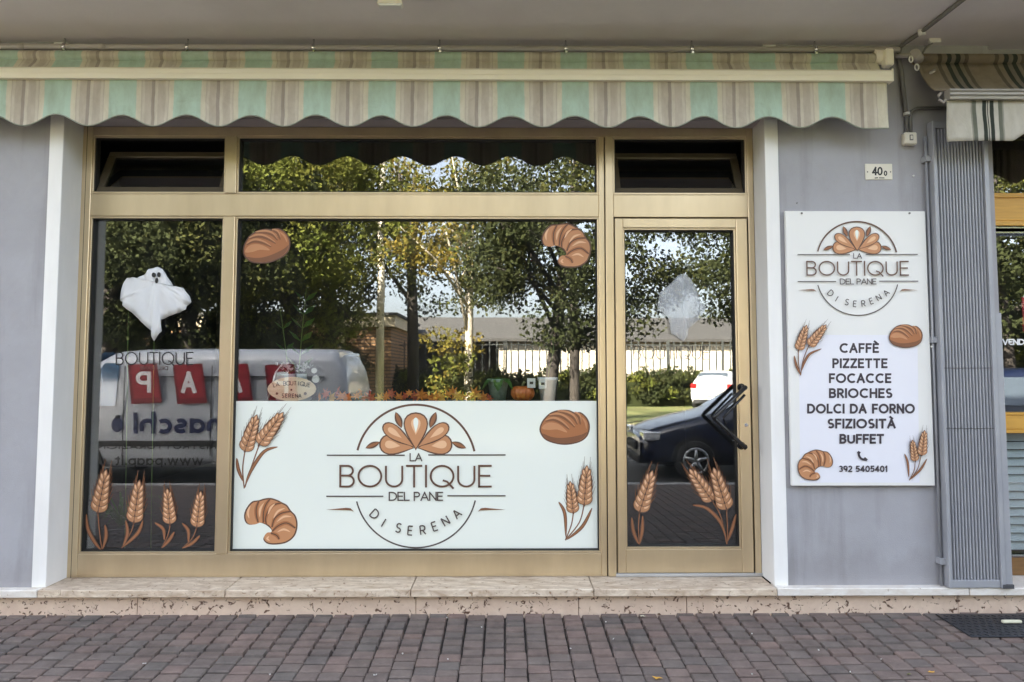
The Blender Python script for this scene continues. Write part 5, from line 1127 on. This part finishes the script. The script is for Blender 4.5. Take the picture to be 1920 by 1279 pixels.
def words(A):
    text(A, 'name_lettering', 'maschi', 250, 432, 813, 772, 8.0, 'van_navy', sp=.26, flip=True)
    text(A, 'small_lettering', 'RISTRUTTURAZIONI', 178, 405, 842, 832, 2.2, 'ink_black', sp=.3, flip=True)
    text(A, 'small_lettering', 'www.paap.it', 215, 380, 872, 852, 3.2, 'ink_black', sp=.25, flip=True)
    A.fill('blue_dot', [(219 + 11 * cos(a), 797 + 14 * sin(a)) for a in [2 * pi * k / 16 for k in range(16)]], 'van_navy')
van_art(squares); van_art(words)
# ---- dark blue hatchback
BYc = -6.4; bx0 = R(1206, 850, BYc)[0]
bs_ = [(0, .26, .58, .64, .66, .64, .52), (.10, .20, .66, .76, .78, .78, .68), (.55, .20, .80, .90, .87, .87, .74), (1.15, .20, .92, 1.02, .89, .89, .74), (1.35, .20, .94, 1.08, .89, .89, .72), (2.05, .20, .95, 1.50, .89, .89, .60), (2.7, .20, .96, 1.54, .89, .89, .60), (3.5, .20, .98, 1.50, .88, .88, .59), (4.05, .22, 1.00, 1.28, .84, .86, .60), (4.25, .28, .94, 1.02, .78, .80, .60)]
bc = vehicle('blue_car', 'dark blue hatchback parked close by, reflected low in the door glass', 'car', bs_, 'car_blue', [[(1.45, 1.0), (2.55, 1.0), (2.55, 1.40), (2.05, 1.40)], [(2.62, 1.0), (3.75, 1.02), (3.45, 1.38), (2.62, 1.40)]], ((1.33, 1.06, .70), (2.02, 1.47, .56)), (.80, 3.38), .31, (4.08, 4.24, .55, .80, .86, 1.02), (.03, .30, .46, .80, .60, .74), rear_win=(4.09, 1.04, .62, 3.60, 1.46, .54))
bc.location = (bx0, BYc - .89, RZ)
# ---- white suv far off, tail towards us
sx_ = R(1362, 760, -25.0)[0]
ss = [(0, .30, .70, .78, .72, .70, .6), (.12, .24, .82, .92, .86, .86, .74), (.7, .24, .96, 1.06, .91, .91, .78), (1.25, .24, 1.02, 1.14, .92, .92, .78), (1.95, .24, 1.04, 1.60, .92, .92, .66), (3.0, .24, 1.06, 1.66, .92, .92, .66), (3.9, .24, 1.08, 1.60, .90, .90, .64), (4.35, .26, 1.06, 1.30, .87, .88, .66), (4.45, .32, .98, 1.08, .82, .84, .64)]
su = vehicle('white_suv', 'white car parked by the hedge far across the street, reflected in the door', 'car', ss, 'car_white', [[(1.4, 1.08), (2.6, 1.08), (2.6, 1.50), (1.95, 1.50)], [(2.68, 1.08), (4.0, 1.12), (3.7, 1.48), (2.68, 1.50)]], ((1.24, 1.14, .74), (1.93, 1.57, .62)), (.85, 3.5), .34, (4.22, 4.46, .60, .86, .90, 1.10), (.03, .3, .5, .84, .7, .84), rear_win=(4.39, 1.14, .66, 4.02, 1.56, .58))
su.rotation_euler = (0, 0, radians(118)); su.location = (sx_ + 1.4, -28.6, RZ - .005)
# ---- car far right, seen in the neighbouring window
gx_ = R(1800, 760, -6.6)[0]
gc = vehicle('parked_minivan', 'dark minivan reflected in the neighbouring shop window', 'car', [tuple([s[0], s[1], s[2] * 1.05, s[3] * 1.13] + list(s[4:])) for s in bs_], 'car_blue', [[(1.45, 1.06), (2.55, 1.06), (2.55, 1.56), (2.05, 1.56)], [(2.62, 1.06), (3.75, 1.08), (3.45, 1.54), (2.62, 1.56)]], ((1.33, 1.2, .70), (2.02, 1.66, .56)), (.80, 3.38), .33, (4.08, 4.24, .55, .80, .92, 1.1), (.03, .30, .46, .80, .66, .8), rear_win=(4.09, 1.10, .62, 3.60, 1.62, .54))
gc.location = (6.9, -9.0, RZ)

# ---- trees
import numpy as np
def crown_mesh(name, seed, rx, rz, nclump, per, leaf, mats, cr=(.45, .95), zbias=0.0):
    r = np.random.RandomState(seed); C = []
    while len(C) < nclump:
        p = r.uniform(-1, 1, 3); d = np.linalg.norm(p)
        if d > 1 or r.rand() > .25 + .75 * d: continue
        C.append(p * (rx, rx, rz))
    C = np.array(C); V = []; F = []; MI = []
    for c in C:
        rad = r.uniform(*cr); k = int(per * (rad / ((cr[0] + cr[1]) / 2)) ** 2)
        p = r.normal(0, 1, (k, 3)); p /= np.linalg.norm(p, axis=1)[:, None]; p *= (rad * r.uniform(.25, 1.0, k) ** .6)[:, None]; p[:, 2] *= .7; p += c
        a = r.normal(0, 1, (k, 3)); a[:, 2] -= .5; a /= np.linalg.norm(a, axis=1)[:, None]
        b = np.cross(a, r.normal(0, 1, (k, 3))); b /= np.linalg.norm(b, axis=1)[:, None]
        s = leaf * r.uniform(.6, 1.3, k)[:, None]; o = len(V) * 1
        q = np.stack([p - a * s * .5, p + b * s * .36, p + a * s * .6, p - b * s * .36], 1)
        base = sum(len(v) for v in V); V.append(q.reshape(-1, 3)); F.append(np.arange(4 * k).reshape(-1, 4) + base); MI.append(np.full(k, r.randint(len(mats))) if r.rand() < .75 else r.randint(0, len(mats), k))
    V = np.concatenate(V); F = np.concatenate(F); MI = np.concatenate(MI)
    me = bpy.data.meshes.new(name); me.vertices.add(len(V)); me.vertices.foreach_set('co', V.ravel()); me.loops.add(F.size); me.loops.foreach_set('vertex_index', F.ravel().astype(np.int32))
    me.polygons.add(len(F)); me.polygons.foreach_set('loop_start', np.arange(0, F.size, 4, dtype=np.int32)); me.polygons.foreach_set('loop_total', np.full(len(F), 4, dtype=np.int32)); me.polygons.foreach_set('material_index', MI.astype(np.int32))
    for m_ in mats: me.materials.append(M[m_])
    me.update(); me.validate(); return me, C
CR = {'olive': crown_mesh('crown', 11, 2.9, 3.2, 90, 260, .105, ('leaf_olive', 'leaf_green', 'leaf_olive', 'leaf_dark')),
      'dark': crown_mesh('crown', 12, 3.0, 3.0, 100, 280, .105, ('leaf_dark', 'leaf_dark', 'leaf_olive', 'leaf_dark')),  # trees in shade: their darkness is put into the leaf colours
      'green': crown_mesh('crown', 13, 2.4, 2.8, 75, 260, .10, ('leaf_green', 'leaf_olive', 'leaf_green')),
      'gold': crown_mesh('crown', 14, 2.2, 3.4, 42, 210, .10, ('leaf_gold', 'leaf_olive', 'leaf_gold', 'leaf_green'), cr=(.4, .8)),
      'airy': crown_mesh('crown', 15, 2.8, 3.0, 40, 190, .105, ('leaf_dark', 'leaf_olive', 'leaf_gold'), cr=(.4, .85))}  # gold leaves paint warm sun highlights, dark ones a backlit silhouette
def tree(name, label, x, y, zc, kind, sc, tr, bark='bark_dark', rot=0.0, group='trees across the street', lean=0.0):
    e = empty(name, (x, y, RZ - .01), label, 'tree', group); me, C = CR[kind]; zc -= RZ
    o = bpy.data.objects.new('crown', me); COL.objects.link(o); o.parent = e; o.location = (lean, 0, zc); o.scale = (sc, sc, sc); o.rotation_euler = (0, 0, rot)
    t = MB(); top = zc + .9 * sc; t.tube([(0, 0, -.05), (.02, .01, .25), (lean * .2 + .03, .02, zc * .35), (lean * .6, -.03, zc * .7), (lean, 0, zc), (lean + .1, .05, top + sc)], [tr * 1.35, tr * 1.08, tr, tr * .88, tr * .6, tr * .15], 10)
    rr = random.Random(int(abs(x * 97 + y * 13)))
    for k in range(9):
        c = C[rr.randrange(len(C))] * sc; c = Vector((c[0] * cos(rot) - c[1] * sin(rot), c[0] * sin(rot) + c[1] * cos(rot), c[2])); z0 = max(1.4, zc * rr.uniform(.45, .9)); tp_ = Vector((lean + c.x, c.y, zc + c.z)); b = Vector((lean * z0 / zc, 0, z0)); mid = (b + tp_) / 2 + Vector((0, 0, .25))
        t.tube([b, mid, tp_], [tr * .42, tr * .26, tr * .07], 7)
    t.build('trunk', M[bark], e); return e
def tr_at(px, y): return R(px, 600, y)[0]
TL = [('dense dark tree behind the van nose, mirrored behind the hanging ghost', 205, -12.6, 5.2, 'dark', 1.05, .20), ('dense tree mirrored above the van roof beside the gold mullion', 355, -13.8, 5.0, 'dark', 1.05, .19),
      ('bright leafy tree mirrored next to the loaf sticker', 545, -15.0, 5.4, 'green', 1.15, .17), ('tree with a sunlit green crown behind the brick house corner', 618, -20.5, 6.9, 'olive', 1.1, .2),
      ('slim golden tree with pale sunlit trunk mirrored in the middle of the window', 876, -14.5, 4.9, 'gold', 1.0, .12), ('broad tree mirrored behind the lamp pole', 775, -19.5, 6.0, 'airy', 1.1, .2),
      ('large dark tree with leaning trunk mirrored below the croissant sticker', 1022, -9.8, 4.2, 'dark', .78, .13), ('dark tree mirrored at the edge of the main window', 1075, -16.0, 6.2, 'airy', .75, .14),
      ('dark tree mirrored in the upper corner of the door glass', 1440, -12.5, 4.9, 'dark', .82, .17), 
      ('tree mirrored behind the menu board', 1560, -14.0, 5.0, 'olive', 1.0, .18), ('tree mirrored at the edge of the neighbouring window', 1880, -11.6, 4.9, 'dark', 1.0, .2), ('far tree mirrored in the neighbouring window', 1990, -16.0, 5.0, 'green', 1.1, .2),
      ('tree beyond the end of the van, mirrored beside the window jamb', 60, -14.5, 5.4, 'dark', 1.15, .2), ('tall tree mirrored behind the dense trees over the van', 430, -19.5, 7.6, 'dark', 1.35, .24), ('tall tree mirrored behind the ghost', 250, -20.5, 7.4, 'dark', 1.35, .24)]
for i, (lb, px, y, zc, kd, sc_, tr_) in enumerate(TL):
    tree('street_tree', lb, tr_at(px, y), y, zc, kd, sc_, tr_, 'bark_pale' if 'pale' in lb else 'bark_dark', rot=i * 1.7, lean=.5 if 'leaning' in lb else .05 * ((i % 5) - 2))
# ivy climbing the pale trunk
# ---- lamp pole
lpx, lpy = R(712, 700, -11.0)[0], -16.8; lpx = R(712, 700, lpy)[0]
lp = empty('lamp_pole', (lpx, lpy, RZ), 'tall cream lamp pole lit by the sun, mirrored in the main window', 'lamp pole')
MB().tube([(0, 0, -.02), (0, 0, 3), (0, 0, 8.2)], [.135, .125, .08], 12).build('pole', M['pole_cream'], lp); MB().tube([(0, 0, 8.1), (.1, .3, 8.4), (.15, 1.2, 8.5)], [.04, .035, .03], 8).build('arm', M['pole_cream'], lp); MB().box(.05, .25, 1.1, 1.7, 8.44, 8.56, .03).build('lamp_head', M['grey_enamel'], lp); MB().tube([(0, 0, 0), (0, 0, .04)], .16, 12).build('base_flange', M['pole_cream'], lp)
# ---- brick house
hy = -27.0; hx1 = R(742, 600, hy)[0]; hx0 = hx1 - 12; hz0 = R(680, 592, hy)[1]; hz1 = R(680, 613, hy)[1]
bh = empty('brick_house', (hx1 - 6, hy - 4, RZ), 'low brick house with a beige concrete band, mirrored behind the van', 'house')
adopt(box('wall', M['brick_courses'], None, hx0, hx1 - .2, hy - 8, hy, RZ, hz1), bh); adopt(box('concrete_band', M['concrete_beige'], None, hx0 - .1, hx1, hy - 8.1, hy + .12, hz1, hz0), bh); adopt(box('corner_pillar', M['concrete_beige'], None, hx1 - 2.5, hx1 - 2.25, hy - .02, hy + .1, RZ, hz1 - .002), bh)
adopt(box('roof', M['shed_roof'], None, hx0 - .2, hx1 + .1, hy - 8.2, hy + .2, hz0 + .002, hz0 + .12), bh)
w_ = adopt(box('window', M['shutter_green'], None, hx1 - 5.2, hx1 - 4.0, hy, hy + .04, 1.0, 2.2), bh)
# ---- long shed with sunlit wall
sy_ = -34.0; sxa = R(760, 640, sy_)[0]; sxb = R(1640, 640, sy_)[0]; szt = R(1000, 641, sy_)[1]
sh = empty('sunlit_shed', ((sxa + sxb) / 2, sy_ - 5, RZ), 'long low shed with sunlit cream wall and grey roof beyond the fence', 'shed')
xd = R(935, 640, sy_)[0]
adopt(box('wall', M['shed_wall'], None, xd, sxb, sy_ - 9, sy_, RZ, szt), sh); adopt(box('open_bay_shade', M['gate_dark'], None, sxa, xd - .002, sy_ - 9, sy_ - 3, RZ, szt), sh);  # solid dark block: shade inside the open shed put into its colour
for x in (sxa + .2, (sxa + xd) / 2): adopt(box('post', M['fence_iron'], None, x, x + .15, sy_ - .5, sy_ - .35, RZ, szt), sh)
adopt(MB().prism_x([(sy_ + .5, szt + .004), (sy_ + .5, szt + .14), (sy_ - 4.6, szt + 1.65), (sy_ - 9.6, szt + .004)], sxa - .5, sxb + .5).build('roof', M['shed_roof']), sh)
# ---- iron fence and hedge
fy = -29.6; fx0, fx1 = R(745, 640, fy)[0], R(2300, 640, fy)[0]; ftop = R(1000, 640, fy)[1]
fe = empty('iron_fence', ((fx0 + fx1) / 2, fy, RZ), 'dark iron railing with thin upright bars before the sunlit shed', 'fence')
fb_ = MB(); n_ = int((fx1 - fx0) / .34)
for i in range(n_): fb_.box(fx0 + i * .34 - .028, fx0 + i * .34 + .028, fy - .02, fy + .0118, RZ, ftop)
tag(adopt(fb_.build('bars', M['fence_iron']), fe), kind='stuff')
for z in (RZ + .25, ftop - .2): adopt(box('rail', M['fence_iron'], None, fx0, fx1, fy - .03, fy + .012, z, z + .05), fe)
for i in range(int((fx1 - fx0) / 2.6)): adopt(box('post', M['fence_iron'], None, fx0 + i * 2.6 - .04, fx0 + i * 2.6 + .04, fy - .04, fy + .04, RZ, ftop + .08), fe)
hm, _ = crown_mesh('hedge_leaves', 21, 1.0, .8, 40, 55, .16, ('leaf_dark', 'leaf_olive', 'leaf_dark', 'leaf_green'), cr=(.3, .5))
he = empty('hedge', ((fx0 + fx1) / 2, fy + .9, RZ), 'dark clipped hedge in front of the iron fence', 'hedge')
i = 0; x = fx0 - 1
while x < min(fx1, 30):
    o = bpy.data.objects.new('clump', hm); COL.objects.link(o); o.parent = he; o.location = (x - he.location.x, .25 * sin(i * 2.3), .78 + .12 * sin(i * 1.7)); o.rotation_euler = (0, 0, i * 2.1); o.scale = (1, .8, 1.0 + .12 * sin(i * 3.1)); x += 1.15; i += 1
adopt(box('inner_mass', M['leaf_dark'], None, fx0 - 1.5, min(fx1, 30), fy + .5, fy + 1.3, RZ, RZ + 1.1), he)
# ivy and shrubs at the foot of the pale tree
iv, _ = crown_mesh('shrub', 22, .55, 1.1, 22, 60, .12, ('leaf_green', 'leaf_olive', 'leaf_gold'), cr=(.22, .4))
ie = empty('ivy_shrub', (tr_at(852, -14.3), -14.3, RZ), 'sunlit shrub growing against the pale tree trunk', 'shrub'); o = bpy.data.objects.new('foliage', iv); COL.objects.link(o); o.parent = ie; o.location = (0, 0, 1.15)
o = MB().tube([(0, 0, -.02), (.02, 0, .6), (.05, .02, 1.4)], [.03, .025, .012], 6).build('stem', M['bark_dark'], ie)
# ---- wood beyond everything
bk = [crown_mesh('wood_crown', 31 + k, 6.0, 5.0, 60, 60, .5, ('leaf_dark', 'leaf_olive', 'leaf_olive'), cr=(1.2, 2.2))[0] for k in range(2)]
for i in range(16):
    x = -44 + i * 6.2 + 2 * sin(i * 3.7); y = -56 - 6 * abs(sin(i * 1.9)); h = 2.6 + 1.2 * sin(i * 2.7)
    e = empty('far_tree', (x, y, -.34), 'distant tree in the row closing the view behind the shed, number %s from the van end' % ('first second third fourth fifth sixth seventh eighth ninth tenth eleventh twelfth thirteenth fourteenth fifteenth sixteenth'.split()[i]) if False else 'distant hazy tree in the row closing the view behind the shed', 'tree', 'far row of trees'); o = bpy.data.objects.new('crown', bk[i % 2]); COL.objects.link(o); o.parent = e; o.location = (0, 0, h); o.rotation_euler = (0, 0, i * 1.3); o.scale = (.8, .8, .6)
    MB().tube([(0, 0, -.05), (0, 0, h)], [.35, .2], 8).build('trunk', M['bark_dark'], e)

# ---- dark thicket behind the van
tk, _ = crown_mesh('thicket', 41, 1.7, 1.6, 46, 200, .11, ('leaf_dark', 'leaf_olive', 'leaf_dark'), cr=(.4, .7))
TH = ['dark bush mirrored beside the jamb behind the ghost', 'dark bush mirrored between ghost and mullion', 'dark bush mirrored above the van at the mullion', 'dark bush mirrored below the loaf sticker', 'dark bush mirrored beside the brick house']
for i, px in enumerate((120, 235, 350, 465, 570)):
    y = -16.8 - .5 * (i % 2); e = empty('thicket_bush', (tr_at(px, y), y, RZ - .01), TH[i], 'bush', 'bushes behind the van'); o = bpy.data.objects.new('foliage', tk); COL.objects.link(o); o.parent = e; o.location = (0, 0, 1.75); o.rotation_euler = (0, 0, i * 1.9); o.scale = (1.1, 1.1, 1.12)
    MB().tube([(0, 0, -.03), (.05, 0, .9), (.1, .05, 1.8)], [.06, .05, .03], 7).build('stem', M['bark_dark'], e)
for i, px in enumerate((1700, 1830, 1960)):
    y = -18.5; e = empty('thicket_bush', (tr_at(px, y), y, RZ - .01), ['bush mirrored behind the folded gate', 'bush mirrored at the edge of the neighbouring window', 'bush mirrored in the neighbouring window beyond the minivan'][i], 'bush', 'bushes beyond the minivan'); o = bpy.data.objects.new('foliage', tk); COL.objects.link(o); o.parent = e; o.location = (0, 0, 1.5); o.rotation_euler = (0, 0, i * 2.3); o.scale = (1.1, 1.1, .95)
    MB().tube([(0, 0, -.03), (.05, 0, .9), (.1, .05, 1.6)], [.06, .05, .03], 7).build('stem', M['bark_dark'], e)
